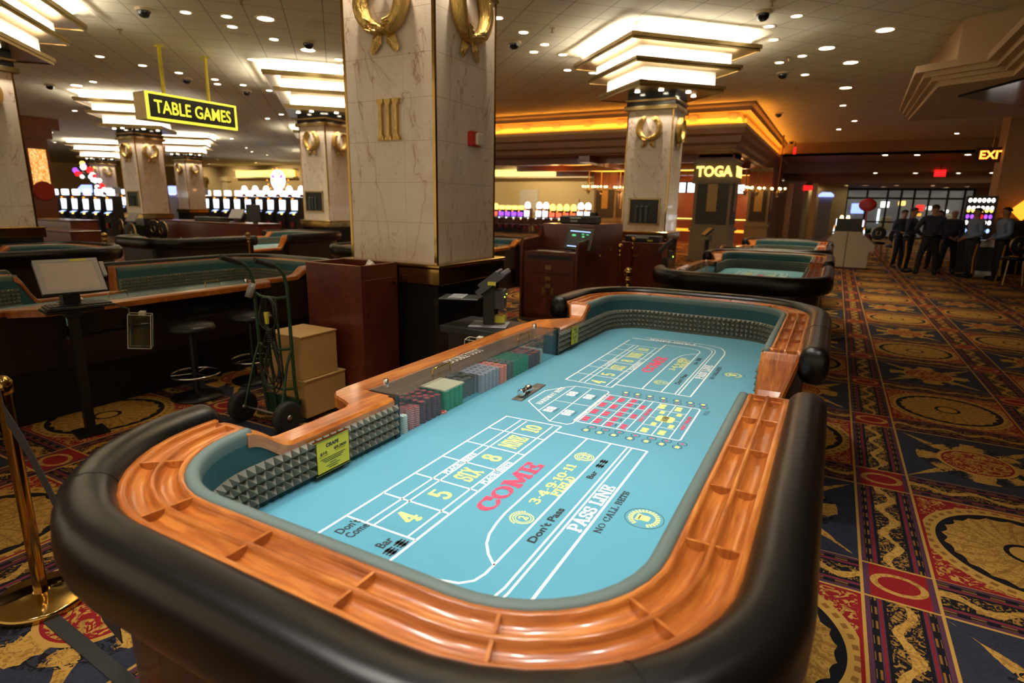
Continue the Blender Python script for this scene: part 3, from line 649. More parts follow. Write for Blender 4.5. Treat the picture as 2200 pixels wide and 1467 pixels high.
def leather_prof(n=28):
    out = []
    for i in range(n):
        a = 2*pi*i/n; c, s_ = K(a), S(a); e = .78
        out.append((.250+.073*math.copysign(abs(c)**e, c), .938+.100*math.copysign(abs(s_)**e, s_)))
    return out
def pyramids(m, pts, z0, z1, rows, inward, pitch=.036):
    """pts: (x, y, nx, ny) inner wall path; builds rows of square pyramids pointing inwards"""
    L = [0]
    for a, b in zip(pts, pts[1:]): L.append(L[-1]+math.hypot(b[0]-a[0], b[1]-a[1]))
    n = max(1, round(L[-1]/pitch)); dz = (z1-z0)/rows
    def at(t):
        t = min(max(t, 0), L[-1]-1e-9)
        for k in range(len(L)-1):
            if L[k+1] > t or k == len(L)-2: f = (t-L[k])/max(1e-9, L[k+1]-L[k]); return [pts[k][q]*(1-f)+pts[k+1][q]*f for q in range(4)]
    for i in range(n):
        a, b, c = at(L[-1]*i/n), at(L[-1]*(i+1)/n), at(L[-1]*(i+.5)/n)
        for j in range(rows):
            za, zb = z0+j*dz, z0+(j+1)*dz
            m.add([(a[0], a[1], za), (b[0], b[1], za), (b[0], b[1], zb), (a[0], a[1], zb), (c[0]-c[2]*inward, c[1]-c[3]*inward, (za+zb)/2)], [(0, 1, 4), (1, 2, 4), (2, 3, 4), (3, 0, 4)])
def ribbon(m, st):
    """st: (y, xin, xout, ztop, thick) wooden rail running along y"""
    vs = []
    for y, xi, xo, z, th in st:
        s_ = 1 if xo > xi else -1; b = .012
        vs += [(xi, y, z-th), (xi, y, z-b), (xi+s_*b, y, z), (xo-s_*b, y, z), (xo, y, z-b), (xo, y, z-th)]
    n = 6; fs = [tuple(range(n)), tuple((len(st)-1)*n+k for k in range(n))[::-1]]
    for i in range(len(st)-1): fs += [(i*n+k, i*n+(k+1) % n, (i+1)*n+(k+1) % n, (i+1)*n+k) for k in range(n)]
    m.add(vs, fs)
def smooth_steps(y0, y1, f, n=8): return [f(y0+(y1-y0)*i/n, (1-K(pi*i/n))/2) for i in range(n+1)]
def near_y(Y): return Y-CY
def make_table(main=False):
    t = empty('craps_table')
    dY0, dY1 = near_y(1.15), near_y(4.13); sY0, sY1 = near_y(2.42), near_y(3.30); W0, W1 = near_y(1.865), near_y(3.56)
    pn = end_path(dY0, sY0); pf = flip(end_path(-dY1, -sY1)) 
    # playing surface
    m = MB(); nx_, ny_ = (26, 60) if main else (2, 2)
    X0, X1 = -HW-.004, HW+.004
    m.add([(X0, -HL-.004, .72), (X1, -HL-.004, .72), (X1, HL+.004, .72), (X0, HL+.004, .72)], [(0, 1, 2, 3)])
    m.add([(-.835, W0, .72), (X0, W0, .72), (X0, W1, .72), (-.835, W1, .72)], [(0, 1, 2, 3)])
    felt = m.build('playing_surface', 'felt', t)
    # green upholstered inner walls
    m = MB()
    for p in (pn, pf): m.sweep(p, [(.0, .70), (.0, .985), (.03, .985), (.03, .70)], True, smooth=False)
    for a, b, z in ((dY0, W0, .895), (W1, dY1, .895)): m.box(-HW-.03, -HW, a, b, .70, z)
    m.prism([(dY0, .70), (dY0+.17, .70), (dY0+.17, .87), (dY0+.11, .88), (dY0+.05, .92), (dY0, .96)], -HW-.029, -HW-.001, 'x').prism([(dY1, .70), (dY1-.17, .70), (dY1-.17, .87), (dY1-.11, .88), (dY1-.05, .92), (dY1, .96)], -HW-.029, -HW-.001, 'x')
    m.prism([(sY1+.03, .60), (sY1-.18, .60), (sY1-.18, .70), (sY1-.08, .76), (sY1, .90), (sY1+.03, .94)], HW+.001, HW+.029, 'x')
    m.box(HW, HW+.03, sY0, sY1, .60, .70); m.build('inner_wall', 'green_wall', t, rec=True)
    for p in (pn, pf): MB().sweep(p, TRIMP, True).build('padded_trim', 'green_trim', t, rec=True)
    m = MB(); ps = 4 if main else 3
    for p in (pn, pf): pyramids(m, p , .735, .878, 4, .027)
    for a, b in ((dY0, W0), (W1, dY1)): pyramids(m, [(-HW, a, -1, 0), (-HW, b, -1, 0)], .735, .878, 4, .027)
    for p in (pn, pf): m.sweep(p, [(-.001, .718), (-.004, .735), (-.001, .737)])
    m.build('rubber_pyramid_lining', 'rubber', t)
    # wooden chip rails
    for nm, p, dv in (('chip_rail', pn, None), ('chip_rail', pf, None)):
        m = MB(); m.sweep(p, WOODP, True); o = m.build(nm, 'rail_wood', t, rec=True)
        L = [0]
        for a, b in zip(p, p[1:]): L.append(L[-1]+math.hypot(b[0]-a[0]+(b[2]-a[2])*.11, b[1]-a[1]+(b[3]-a[3])*.11))
        n = round(L[-1]/.31)
        for i in range(1, n+1) if p is pn else range(0, n):
            s_ = L[-1]*i/n-.004 if i == n else L[-1]*i/n+.004
            k = max(j for j in range(len(L)) if L[j] <= s_+1e-9); k = min(k, len(p)-2); f = (s_-L[k])/max(1e-9, L[k+1]-L[k]); q = [p[k][e]*(1-f)+p[k+1][e]*f for e in range(4)]
            tx, ty = -q[3], q[2]
            for d0 in (.052, .116):
                vs = []; mm = MB()
                for w_ in (-.0035, .0035):
                    vs += [(q[0]+q[2]*d+tx*w_, q[1]+q[3]*d+ty*w_, z) for d, z in trough(d0, d0+.052, RIM-.001, .0225)]
                mm.add(vs, [tuple(range(9)), tuple(range(17, 8, -1)), (0, 8, 17, 9)]); mm.build('rail_divider', 'side_wood', o)
    # leather bolsters
    lp = leather_prof()
    for p, e0, e1 in ((pn, 0, 0), (pf, 0, 0)):
        o = MB().sweep(p, lp, True, True, rnd=.055).build('leather_armrest', 'leather', t, rec=True)
        m = MB()
        for k in (7, 24):
            m = MB(); q = p[min(k, len(p)-2)]; m.tube([(q[0]+q[2]*d*1.0+q[2]*(.0 if 1 else 0), q[1]+q[3]*d, z) for d, z in [(.250+(d-.250)*1.006, .938+(z-.938)*1.006) for d, z in lp]], .0016, 6, cyclic=True).build('seam', 'leather', o)
    # dealer side wooden rail
    m = MB(); XI, ZL = -HW+.004, .905
    st = smooth_steps(dY0-.02, dY0+.16, lambda y, f: (y, XI, -HW-.155+.055*f, RIM-(RIM-ZL)*f, .055))
    st += [(near_y(1.55), XI, -HW-.10, ZL, .055), (near_y(1.66), XI, -HW-.105, ZL, .055), (near_y(1.70), XI, -HW-.13, ZL, .055), (near_y(1.725), XI, -HW-.18, ZL, .055), (near_y(1.75), XI, -HW-.25, ZL, .055), (near_y(1.79), XI, -HW-.29, ZL, .055), (W0, XI, -HW-.30, ZL, .055), (W0+.004, -.835, -HW-.30, ZL, .055)]
    st += [(W1-.004, -.835, -HW-.30, ZL, .055), (W1, XI, -HW-.30, ZL, .055), (W1+.22, XI, -HW-.27, ZL, .055), (W1+.34, XI, -HW-.16, ZL, .055), (W1+.40, XI, -HW-.115, ZL, .055)]
    st += smooth_steps(dY1-.16, dY1+.02, lambda y, f: (y, XI, -HW-.10-.06*f, ZL+(RIM-ZL)*f, .055))
    ribbon(m, st); m.build('dealer_rail', 'side_wood', t, rec=True)
    m = MB(); XS = HW-.004
    st = [(sY0-.01, XS, HW+.115, .745, .05), (sY1-.22, XS, HW+.115, .745, .05)]+smooth_steps(sY1-.16, sY1+.03, lambda y, f: (y, XS, HW+.115+.075*f, .745+(RIM-.745)*f, .06), 10)
    ribbon(m, st); ribbon(m, [(sY0-.03, XS+.03, HW+.19, .985, .3), (sY0+.004, XS+.03, HW+.19, .985, .3)]); m.build('stickman_rail', 'side_wood', t, rec=True)
    # chip bank window
    MB().box(-.832, -.815, W0+.02, W1-.02, .72, .80).build('well_ledge', 'side_wood', t)
    MB().box(-HW-.03, -HW+.006, W0-.018, W0+.012, .705, ZL+.004).box(-HW-.03, -HW+.006, W1-.012, W1+.018, .705, ZL+.004).box(-.86, -.835, W0, W1, .66, ZL-.01).build('window_post', 'black_marble', t)
    MB().box(-HW-.004, -HW+.002, W0+.012, W1-.012, .722, ZL).build('front_glass', 'glass', t)
    MB().box(-.832, -HW+.002, W0+.02, W1-.02, ZL-.004, ZL+.002).build('cover_panel', 'cover_reflection', t)
    for y in (W0+.09, W1-.09): MB().lathe([(.014, 0), (.014, .032), (.012, .036), (.002, .037)], (-.79, y, ZL), 16).build('cover_lock', 'chrome', t)
    for y in (W0+.40, W1-.42):
        a = (-.70, y-.075, ZL); b = (-.70, y+.075, ZL); MB().tube([a, (-.70, y-.075, ZL+.03), (-.70, y-.068, ZL+.038), (-.70, y+.068, ZL+.038), (-.70, y+.075, ZL+.03), b], .0045, 8).build('brass_handle', 'brass', t)
    # body under the rail
    m = MB()
    for p in (pn, pf): m.sweep(p, [(.185, .06), (.20, .55), (.205, .90), (.031, .90), (.031, .06)], True, smooth=False)
    m.box(-HW-.12, -HW-.03, dY0, W0-.03, .42, .86).box(-HW-.12, -HW-.03, W1+.03, dY1, .42, .86).box(-HW-.27, -HW, W0-.05, W1+.1, .42, .655).box(HW, HW+.10, sY0, sY1, .42, .70).build('side_apron', 'table_apron', t, rec=True)
    m = MB(); pp = [(x+nx*.02, y+ny*.02) for x, y, nx, ny in pn]+[(x+nx*.02, y+ny*.02) for x, y, nx, ny in pf]
    m.box(-HW-.06, HW+.06, -HL+.05, HL-.05, 0, .44).build('base_cabinet', 'black_paint', t, rec=True)
    return t, felt
tab, felt = make_table(True)
SNAP[tab.name] = descend(tab)
G = 'craps tables of the casino floor'
TABS = [((-.915, 8.85, 0), 0, 'second craps table in the right row, directly behind the near one'), ((-.95, 13.75, 0), 0, 'third craps table in the right row, farthest along the aisle'), ((-6.0, 3.05, 0), pi, 'craps table at left behind the tilted touch screen, felt pit facing us'), ((-10.05, 2.75, 0), 0, 'craps table cut by the left edge in front of the left column'), ((-11.15, 8.35, 0), 0, 'craps table in the left background with a gap in its black armrest'), ((-6.6, 9.3, 0), pi, 'craps table mostly hidden behind the big marble column')]
tab.location = (CX, CY, 0); tag(tab, 'large near craps table with blue green felt, chip rails and black leather armrest', 'craps table')
for l, rz, d in TABS: dup(tab, l, rz, d, G)
# ---------------------------------------------------------------- printing on the near table's felt (world coordinates measured from the photo)
Z0 = .7206
def L2(x, y): return (x-CX, y-CY)
class Pr:
    def __init__(s): s.m = {}
    def mb(s, c):
        if c not in s.m: s.m[c] = MB()
        return s.m[c]
    def line(s, pts, w=.009, c='lines_white', closed=False):
        P = [Vector(L2(*p)) for p in pts]; n = len(P)
        if closed: P.append(P[0]); P.append(P[1])
        m = s.mb(c); l = []; r = []
        for i, p in enumerate(P):
            a = P[i-1] if i else None; b = P[i+1] if i < len(P)-1 else None
            d1 = (p-a).normalized() if a is not None else (b-p).normalized(); d2 = (b-p).normalized() if b is not None else d1
            if closed and i == 0: d1 = (P[0]-P[n-1]).normalized()
            nn = Vector((-d1.y-d2.y, d1.x+d2.x)); nn = nn.normalized() if nn.length > 1e-6 else Vector((-d1.y, d1.x)); cs = max(.4, nn.dot(Vector((-d1.y, d1.x)))); nn = nn*(w/2/cs)
            l.append((p.x+nn.x, p.y+nn.y, Z0)); r.append((p.x-nn.x, p.y-nn.y, Z0))
        k = len(P)-(1 if closed else 0)
        l, r = l[:k], r[:k]; m.add(l+r, [(k+i, k+i+1, i+1, i) for i in range(k-1)])
    def text(s, t, x, y, h, w, c='print_yellow', bold=.02, rot=0, z=0, sp=1, outline=None):
        a, b = L2(x, y); X = (-S(rot), K(rot), 0); Y = (-K(rot), -S(rot), 0)
        if all(ch in SLAB for ch in t): return slab_text(s.mb(c), t, (a, b, Z0+z+.0003), X, Y, h, w*1.04, thick=.24 if bold >= .03 else .17, thin=.115 if bold >= .03 else .08)
        if outline: put_text(s.mb(outline), t, (a, b, Z0+z), X, Y, h+.006, w+.006, bold=bold+.045, sp=sp)
        put_text(s.mb(c), t, (a, b, Z0+z+.0003), X, Y, h, w, bold=bold, sp=sp)
    def ring(s, x, y, r, w, c='print_yellow', ex=1, n=28, a0=0, a1=2*pi):
        s.line([(x+r*ex*K(a0+(a1-a0)*i/n), y+r*S(a0+(a1-a0)*i/n)) for i in range(n+(0 if abs(a1-a0-2*pi) < .01 else 1))], w, c, closed=abs(a1-a0-2*pi) < .01)
    def rect(s, x0, x1, y0, y1, c, z=0, bev=.15):
        a, b = L2(x0, y0); a2, b2 = L2(x1, y1); q = min(abs(a2-a), abs(b2-b))*bev
        s.mb(c).add([(a+q, b, Z0+z), (a2-q, b, Z0+z), (a2, b+q, Z0+z), (a2, b2-q, Z0+z), (a2-q, b2, Z0+z), (a+q, b2, Z0+z), (a, b2-q, Z0+z), (a, b+q, Z0+z)], [tuple(range(8))])
pr = Pr(); YC = 2.69
def end_layout(mirror, dx=0):
    f = (lambda y: y) if not mirror else (lambda y: 2*YC-y+.02)
    def F(pts): return [(x+dx, f(y)) for x, y in pts]
    a = -1.288
    if not mirror: pr.line(F([(a, 1.10), (a, 2.34), (-1.003, 2.352)]))
    else: pr.line(F([(a, 1.10), (a, 2.34), (-1.003, 2.352)]))
    for x in (-1.204, -1.172): pr.line(F([(x, 1.264), (x, 2.33)]), .007)
    pr.line(F([(-1.037, 1.264), (-1.040, 2.335)]), .007)
    pr.line(F([(-1.003, 1.05 if not mirror else 1.12), (-1.003, 2.352)]), .009)
    for y in (1.262, 1.443, 1.623, 1.804, 1.983, 2.168): pr.line(F([(a, y), (-1.003, y)]), .008)
    pr.line(F([(-1.003, 2.281), (-.577, 2.281)]), .010)
    arc = [(-.846, 2.28), (-.847, 1.541), (-.840, 1.47), (-.828, 1.405), (-.808, 1.355), (-.775, 1.31), (-.733, 1.272)]
    pr.line(F(arc), .008)
    pr.line(F([(-.737, 2.28), (-.734, 1.28), (-.735, 1.225), (-.745, 1.185), (-.775, 1.155), (-.83, 1.14), (-1.003, 1.13)]), .008)
    for o_ in (0, .019): pr.line(F([(-.662+o_, 2.28), (-.658+o_, 1.20-o_), (-.668+o_, 1.13-o_), (-.70+o_, 1.08-o_), (-.76, 1.052-o_), (-.85, 1.043-o_), (-1.288, 1.04-o_)]), .007)
    pr.line(F([(-.577, 2.285), (-.572, 1.20), (-.585, 1.10), (-.625, 1.01), (-.70, .965), (-.80, .955), (-1.20, .955)]), .009)
    nm = ['4', '5', 'SIX', '8', 'NINE', '10']; ys = [1.356, 1.536, 1.716, 1.891, 2.079, 2.257]
    if mirror: ys = [3.115, 3.292, 3.480, 3.668, 3.849, 4.035]
    for k, (t_, y) in enumerate(zip(nm, ys)):
        w_ = {1: .052, 2: .080, 3: .098, 4: .125}[len(t_)]
        pr.text(t_, -1.107+dx, y, .082, w_, 'print_yellow', .06)
    y1, y2, y3 = ((1.68+1.898)/2, (1.68+1.894)/2, 0) if not mirror else (3.58, 3.58, 0)
    for x in (-1.188, -1.020): pr.text('PLACE', x+dx, y1-.062, .021, .096, 'lines_white', .05); pr.text('BETS', x+dx, y1+.062, .021, .082, 'lines_white', .05); pr.line([(x+dx-.012, y1), (x+dx+.012, y1)], .003)
    g = lambda y: y if not mirror else y+1.955
    pr.text('COME', -.926+dx, g(1.722), .072, .40, 'print_red', .055)
    pr.text('3-4-9-10-11', -.797+dx, g(1.82), .036, .345, 'print_yellow', .05)
    pr.text('FIELD', -.757+dx, g(1.815), .031, .165, 'print_yellow', .05)
    for yy, tt in ((g(1.541) if not mirror else 3.30, '2'), (g(2.092) if not mirror else 3.885, '12')):
        pr.ring(-.780+dx, yy, .034, .004); pr.ring(-.780+dx, yy, .026, .003); pr.text(tt, -.780+dx, yy, .032, .020 if tt == '2' else .034, 'print_yellow', .04)
        for k in range(12):
            an = math.radians(110+k*13); pr.rect(-.78+dx+.043*K(an)-.0035, -.78+dx+.043*K(an)+.0035, yy+.043*S(an)-.0035, yy+.043*S(an)+.0035, 'print_yellow')
    pr.text("Don't Pass", -.697+dx, g(1.545) if not mirror else 3.433, .030, .235, 'print_black', .03)
    pr.text('Bar', -.698+dx, g(1.955) if not mirror else 3.86, .026, .07, 'print_black', .03)
    for q in (0, 1):
        yy = (2.045 if not mirror else 3.945)+q*.045; pr.rect(-.716+dx, -.684+dx, yy-.008, yy+.008, 'print_black')
        for e in (-.010, 0, .010): pr.rect(-.7+dx+e-.003, -.7+dx+e+.003, yy-.019, yy+.019, 'print_black')
    pr.text('PASS LINE', -.602+dx-.006, g(1.725) if not mirror else 3.67, .046, .335, 'lines_white', .06)
    pr.text('NO CALL BETS', -.540+dx, g(1.735) if not mirror else 3.683, .024, .30, 'print_black', .02)
    cx, cy = (-.434, 1.742) if not mirror else (-.438, 3.69)
    for k in range(22):
        an = math.radians(-60+k*300/21+0); 
        for rr in (.040, .048): pr.rect(cx+rr*K(an)-.004, cx+rr*K(an)+.004, cy+rr*1.1*S(an)-.004, cy+rr*1.1*S(an)+.004, 'print_yellow')
    pr.rect(cx-.018, cx+.018, cy-.016, cy+.018, 'print_yellow'); pr.rect(cx-.026, cx-.014, cy-.022, cy+.022, 'print_yellow'); pr.ring(cx, cy, .064, .0018, 'print_black', n=30)
end_layout(False); end_layout(True)
pr.text("Don't", -1.238, 1.216, .034, .088, 'print_black', .02); pr.text('Come', -1.196, 1.214, .034, .085, 'print_black', .02); pr.text('Bar', -1.076, 1.204, .034, .055, 'print_black', .02)
for q in (0, 1):
    yy = 1.178+q*.048; pr.rect(-1.05, -1.012, yy-.009, yy+.009, 'print_black')
    for e in (-.012, 0, .012): pr.rect(-1.031+e-.0035, -1.031+e+.0035, yy-.021, yy+.021, 'print_black')
pr.text('PASS LINE', -.98, 4.392, .046, .335, 'lines_white', .06, rot=pi/2); pr.text("Don't Pass Bar", -.93, 4.335, .022, .30, 'print_black', .03, rot=pi/2); pr.text('NO CALL BETS', -.97, 4.425, .018, .26, 'print_black', .03, rot=pi/2)
# centre proposition layout
pr.line([(-1.30, 2.597), (-1.252, 2.55), (-1.081, 2.389), (-.991, 2.393), (-.975, 2.42), (-.985, 2.96), (-1.002, 2.978), (-1.186, 2.968), (-1.232, 2.913), (-1.30, 2.80)], .007, closed=True)
pr.line([(-1.186, 2.968), (-1.19, 2.49)], .006); pr.line([(-1.091, 2.974), (-1.081, 2.389)], .006); pr.line([(-1.183, 2.680), (-.985, 2.688)], .006)
pr.text('HARDWAY BETS', -1.235, 2.74, .030, .31, 'lines_white', .04)
for x in (-1.150, -1.052):
    for y in (2.541, 2.829):
        for q in (-1, 1): pr.rect(x-.024, x+.024, y+q*.021-.018, y+q*.021+.018, 'lines_white')
        for q in (-1, 1):
            for e in (-.01, .01): pr.rect(x+e-.0028, x+e+.0028, y+q*.021-.004, y+q*.021+.004, 'print_black', .0003)
        pr.text('10 FOR 1', x+.036, y, .010, .07, 'print_black', .0)
pr.line([(-.985, 2.462), (-.975, 2.452), (-.495, 2.468), (-.484, 2.478), (-.488, 2.925), (-.496, 2.938), (-.975, 2.922), (-.988, 2.91)], .008, closed=True)
for x in (-.965, -.903, -.846, -.774, -.729, -.687, -.611, -.532): pr.line([(x, 2.458), (x, 2.93)], .005)
pr.text('ONE ROLL BETS', -.979, 2.69, .016, .38, 'lines_white', .05)
for y in (2.571, 2.686, 2.802): pr.line([(-.965, y), (-.846, y)], .005)
for y in (2.535, 2.615, 2.69, 2.77, 2.85): pr.line([(-.846, y), (-.774, y)], .005)
for y in (2.774, 2.62): pr.line([(-.774, y), (-.729, y)], .005)
for y in (2.585, 2.70, 2.82): pr.line([(-.687, y), (-.532, y)], .005)
for x in (-.944, -.884):
    for y in (2.512, 2.628, 2.747, 2.866):
        for q in (-1, 1): pr.rect(x-.016, x+.016, y+q*.017-.015, y+q*.017+.015, 'print_red')
for y in (2.499, 2.575, 2.656, 2.729, 2.812, 2.886):
    for q in (-1, 1): pr.rect(-.836, -.806, y+q*.014-.0125, y+q*.014+.0125, 'print_red')
    pr.text('30', -.79, y, .009, .03, 'print_black')
for y in (2.504, 2.662, 2.814):
    for q in (-1, 1): pr.rect(-.766, -.740, y+q*.016-.014, y+q*.016+.014, 'print_red')
pr.text('ANY SEVEN', -.708, 2.71, .018, .20, 'print_red', .05); pr.text('ANY CRAPS', -.508, 2.70, .018, .19, 'print_red', .05)
for x, y, a, b in ((-.667, 2.879, .02, .038), (-.585, 2.88, .02, .034), (-.645, 2.791, .016, .022), (-.562, 2.793, .016, .02), (-.64, 2.613, .016, .022), (-.559, 2.618, .016, .024), (-.656, 2.513, .02, .03), (-.578, 2.52, .02, .03)):
    for q in (-1, 1): pr.rect(x-a*.8, x+a*.8, y+q*b*.5-b*.46, y+q*b*.5+b*.46, 'print_yellow')
pr.rect(-.652, -.566, 2.660, 2.745, 'print_yellow', .0003); pr.text('HORN', -.609, 2.702, .030, .070, 'print_black', .04, z=.0004)
for x, y, c, q in [(-.889, 2.372, 0, 0), (-.824, 2.375, 0, 0), (-.759, 2.38, 0, 0), (-.684, 2.38, 0, 0), (-.612, 2.386, 0, 0), (-.546, 2.39, 0, 0), (-.478, 2.39, 0, 0), (-.902, 3.006, 0, 1), (-.837, 3.008, 0, 1), (-.77, 3.01, 0, 1), (-.697, 3.014, 0, 1), (-.624, 3.014, 0, 1), (-.555, 3.016, 0, 1), (-.49, 3.019, 0, 1)]:
    pr.ring(x, y, .020, .003, 'print_black', n=16); pr.rect(x-.009, x+.009, y-.013, y+.013, 'print_yellow')
    y2 = y+(.046 if not q else -.044); pr.ring(x+.012 if not q else x+.012, y2, .020, .003, 'print_black', n=16); pr.rect(x+.005, x+.019, y2-.008, y2+.008, 'print_red', bev=.4)
for k in range(3): pr.line([(-.462+k*.008, 2.86), (-.455+k*.008, 2.93)], .0025, 'print_black')
def join_into(o, parts):
    me = o.data; V0 = [tuple(v.co) for v in me.vertices]; F0 = [tuple(p.vertices) for p in me.polygons]; mi = [0]*len(F0)
    for k, (mb, mat) in enumerate(parts):
        b = len(V0); V0 += mb.v; F0 += [tuple(b+i for i in f) for f in mb.f]; mi += [k+1]*len(mb.f); me.materials.append(MT[mat])
    mats = list(me.materials); me.clear_geometry(); me.from_pydata(V0, [], F0); me.polygons.foreach_set('material_index', mi); me.update()
join_into(felt, [(mb, c) for c, mb in pr.m.items()])
# DOUBLE ODDS plate text on the cover
m = MB(); put_text(m, 'DOUBLE ODDS', (-1.70-CX, 2.60-CY, .9085), (0, 1, 0), (-1, 0, 0), .058, .32, bold=.0)
m.box(-1.728-CX, -1.726-CX, 2.43-CY, 2.77-CY, .9075, .9085).box(-1.728-CX, -1.67-CX, 2.43-CY, 2.432-CY, .9075, .9085); m.build('double_odds_lettering', 'print_white' if 'print_white' in MT else 'tan_plastic', tab)
# ---------------------------------------------------------------- chips in the bank
def chip_stack(col, n, name='chip_stack'):
    m = MB(); rnd = random.Random(n)
    for k in range(n): ox, oy = rnd.uniform(-.0006, .0006), rnd.uniform(-.0006, .0006); m.lathe([(.0188, .0002), (.0195, .0007), (.0195, .0028), (.0188, .0033)], (ox, oy, k*.0033), 18, smooth=False)
    o = m.build(name, col)
    if 'red' in col or 'black' in col:
        MB().cyl((0, 0, n*.0033), .012, .0004, 16).build('top_inlay', 'chip_top_red', o)
    return o
protos = {}
def stack(col, n, x, y, lab, cat='poker chips'):
    key = (col, n)
    if key not in protos: o = chip_stack(col, n); protos[key] = o; SNAP[o.name] = descend(o)
    else: o = dup(protos[key], (0, 0, 0), random.random()*6)
    o.location = (x, y, .7202); o.rotation_euler.z = random.Random(x*91+y).random()*6; o['label'] = lab; o['category'] = cat; o['group'] = lab; return o
rnd = random.Random(3)
def block(col, y0, y1, n, lab, xs=(-1.590, -1.630, -1.670, -1.710), jit=0):
    k = max(1, int(round((y1-y0)/.0405)))
    for i in range(k):
        for j, x in enumerate(xs):
            stack(col, n-(rnd.randrange(3) if jit else 0), x+rnd.uniform(-.001, .001), y0+.02+i*.0405, lab)
block('chip_red', 1.955, 2.04, 29, 'dark chips with red tops behind the glass, near end of the chip bank', jit=1)
block('chip_black', 2.045, 2.20, 33, 'tall dark stacks with red tops behind the glass near the white stack', jit=1)
block('chip_green', 2.235, 2.40, 31, 'green chip stacks under the cream card in the chip bank')
block('chip_dark', 2.41, 2.56, 32, 'speckled dark chip stacks between the card and the mauve stacks', xs=(-1.625, -1.665, -1.705), jit=1)
block('chip_mauve', 2.57, 2.76, 31, 'mauve topped grey chip stacks in the middle of the chip bank')
block('chip_orange', 2.77, 2.86, 30, 'bright orange red chip stacks in the chip bank', xs=(-1.585, -1.625, -1.665, -1.705))
block('chip_dark', 2.865, 2.93, 30, 'speckled dark chip stacks right of the orange ones')
block('chip_green', 2.935, 3.14, 29, 'green chip stacks right of centre in the chip bank')
block('chip_black', 3.145, 3.29, 28, 'dark and red chip stacks near the far end of the bank', jit=1)
block('chip_white', 3.295, 3.35, 28, 'pale chip stacks at the far end of the chip bank')
stack('chip_white', 24, -1.587, 1.925, 'single tall pale chip stack right behind the near window post')
for x, y, col, lab in ((-1.585, 2.09, 'chip_red', 'loose low stack of red topped chips in front of the dark stacks'), (-1.592, 2.47, 'chip_dark', 'low speckled chip stack lying in front by the cream card'), (-1.59, 2.66, 'chip_mauve', 'low mauve chip stack in front of the middle stacks')): pass
stack('chip_red', 3, -1.578, 2.215, 'low red topped stack of three chips at the foot of the dark stacks')
o = MB().box(-1.725, -1.575, 2.235, 2.405, .7202+31*.0033+.0005, .7202+31*.0033+.008).build('cream_card', simple('card_cream', (.78, .70, .50), .6)); tag(o, 'cream rectangular card lying on green chip stacks in the chip bank', 'card')
bw = MB().lathe([(.02, 0), (.05, .002), (.062, .02), (.066, .035), (.063, .035), (.058, .018), (.045, .006), (.004, .005)], (-1.665, 2.0, .7202+29*.0033+.001), 28, cap=False).build('clear_dice_bowl', 'glass'); tag(bw, 'clear plastic bowl resting on the red topped chips at the near end', 'bowl')
# dice tray and dice tube on the felt
tr_ = empty('dice_boat', (-1.362, 2.735, .7202), math.radians(2), 'small grey metal plate with a chrome dice tube on the felt', 'dice holder')
MB().box(-.030, .030, -.165, .155, 0, .005, .002).build('plate', 'steel', tr_)
MB().lathe([(.017, 0), (.021, .004), (.021, .02), (.016, .024), (.016, .09), (.021, .094), (.021, .11), (.016, .114)], (0, -.12, .027), 20, 'y').build('chrome_tube', 'chrome', tr_)
MB().lathe([(.008, 0), (.014, 0), (.014, .002), (.008, .002)], (.004, .06, .005), 20).build('round_button', 'chip_white', tr_)
# yellow limit signs
def limit_sign(x, y0, y1, z0, z1, d, big):
    t = empty('limit_sign', (x, (y0+y1)/2, (z0+z1)/2), 0, d, 'sign'); w_ = (y1-y0)/2; h_ = (z1-z0)/2
    MB().box(-.009, -.005, -w_, w_, -h_, h_).build('acrylic_holder', 'glass', t)
    yc = MB().box(-.004, .0, -w_+.012, w_-.001, -h_+.003, h_-.003).build('yellow_card', 'sign_yellow', t)
    for q in (h_, -h_-.003): MB().box(-.010, .003, -w_-.002, w_+.002, q, q+.003).build('brass_edge', 'brass', t)
    m = MB(); e = .0008
    put_text(m, 'CRAPS', (e, .0, h_*.62), (0, 1, 0), (0, 0, 1), h_*.24, w_*.75, bold=.05)
    put_text(m, '$10', (e, -w_*.52, h_*.20), (0, 1, 0), (0, 0, 1), h_*.20, w_*.40, bold=.04); put_text(m, '$5,000', (e, w_*.45, h_*.26), (0, 1, 0), (0, 0, 1), h_*.20, w_*.75, bold=.04)
    put_text(m, 'MINIMUM BET', (e, -w_*.52, h_*.04), (0, 1, 0), (0, 0, 1), h_*.07, w_*.55); put_text(m, 'MAXIMUM BET', (e, w_*.45, h_*.10), (0, 1, 0), (0, 0, 1), h_*.07, w_*.6)
    for k, wd in enumerate((1.45, 1.2, 1.0)): 
        m.box(e*.6, e, -w_*wd/2, w_*wd/2, -h_*(.14+.11*k)-h_*.02, -h_*(.14+.11*k)+h_*.02)
    for k, wd in enumerate((.4, .8, .5)): m.box(e*.6, e, -w_*wd/2, w_*wd/2, -h_*(.52+.13*k)-h_*.02, -h_*(.52+.13*k)+h_*.02)
    join_into(yc, [(m, 'print_black')]); return t
limit_sign(-1.542, 1.375, 1.545, .745, .872, 'yellow CRAPS limits sign in clear holder on the near dealer wall', 1)
limit_sign(-1.542, 3.735, 3.86, .755, .885, 'small yellow limits sign on the far dealer wall', 0)
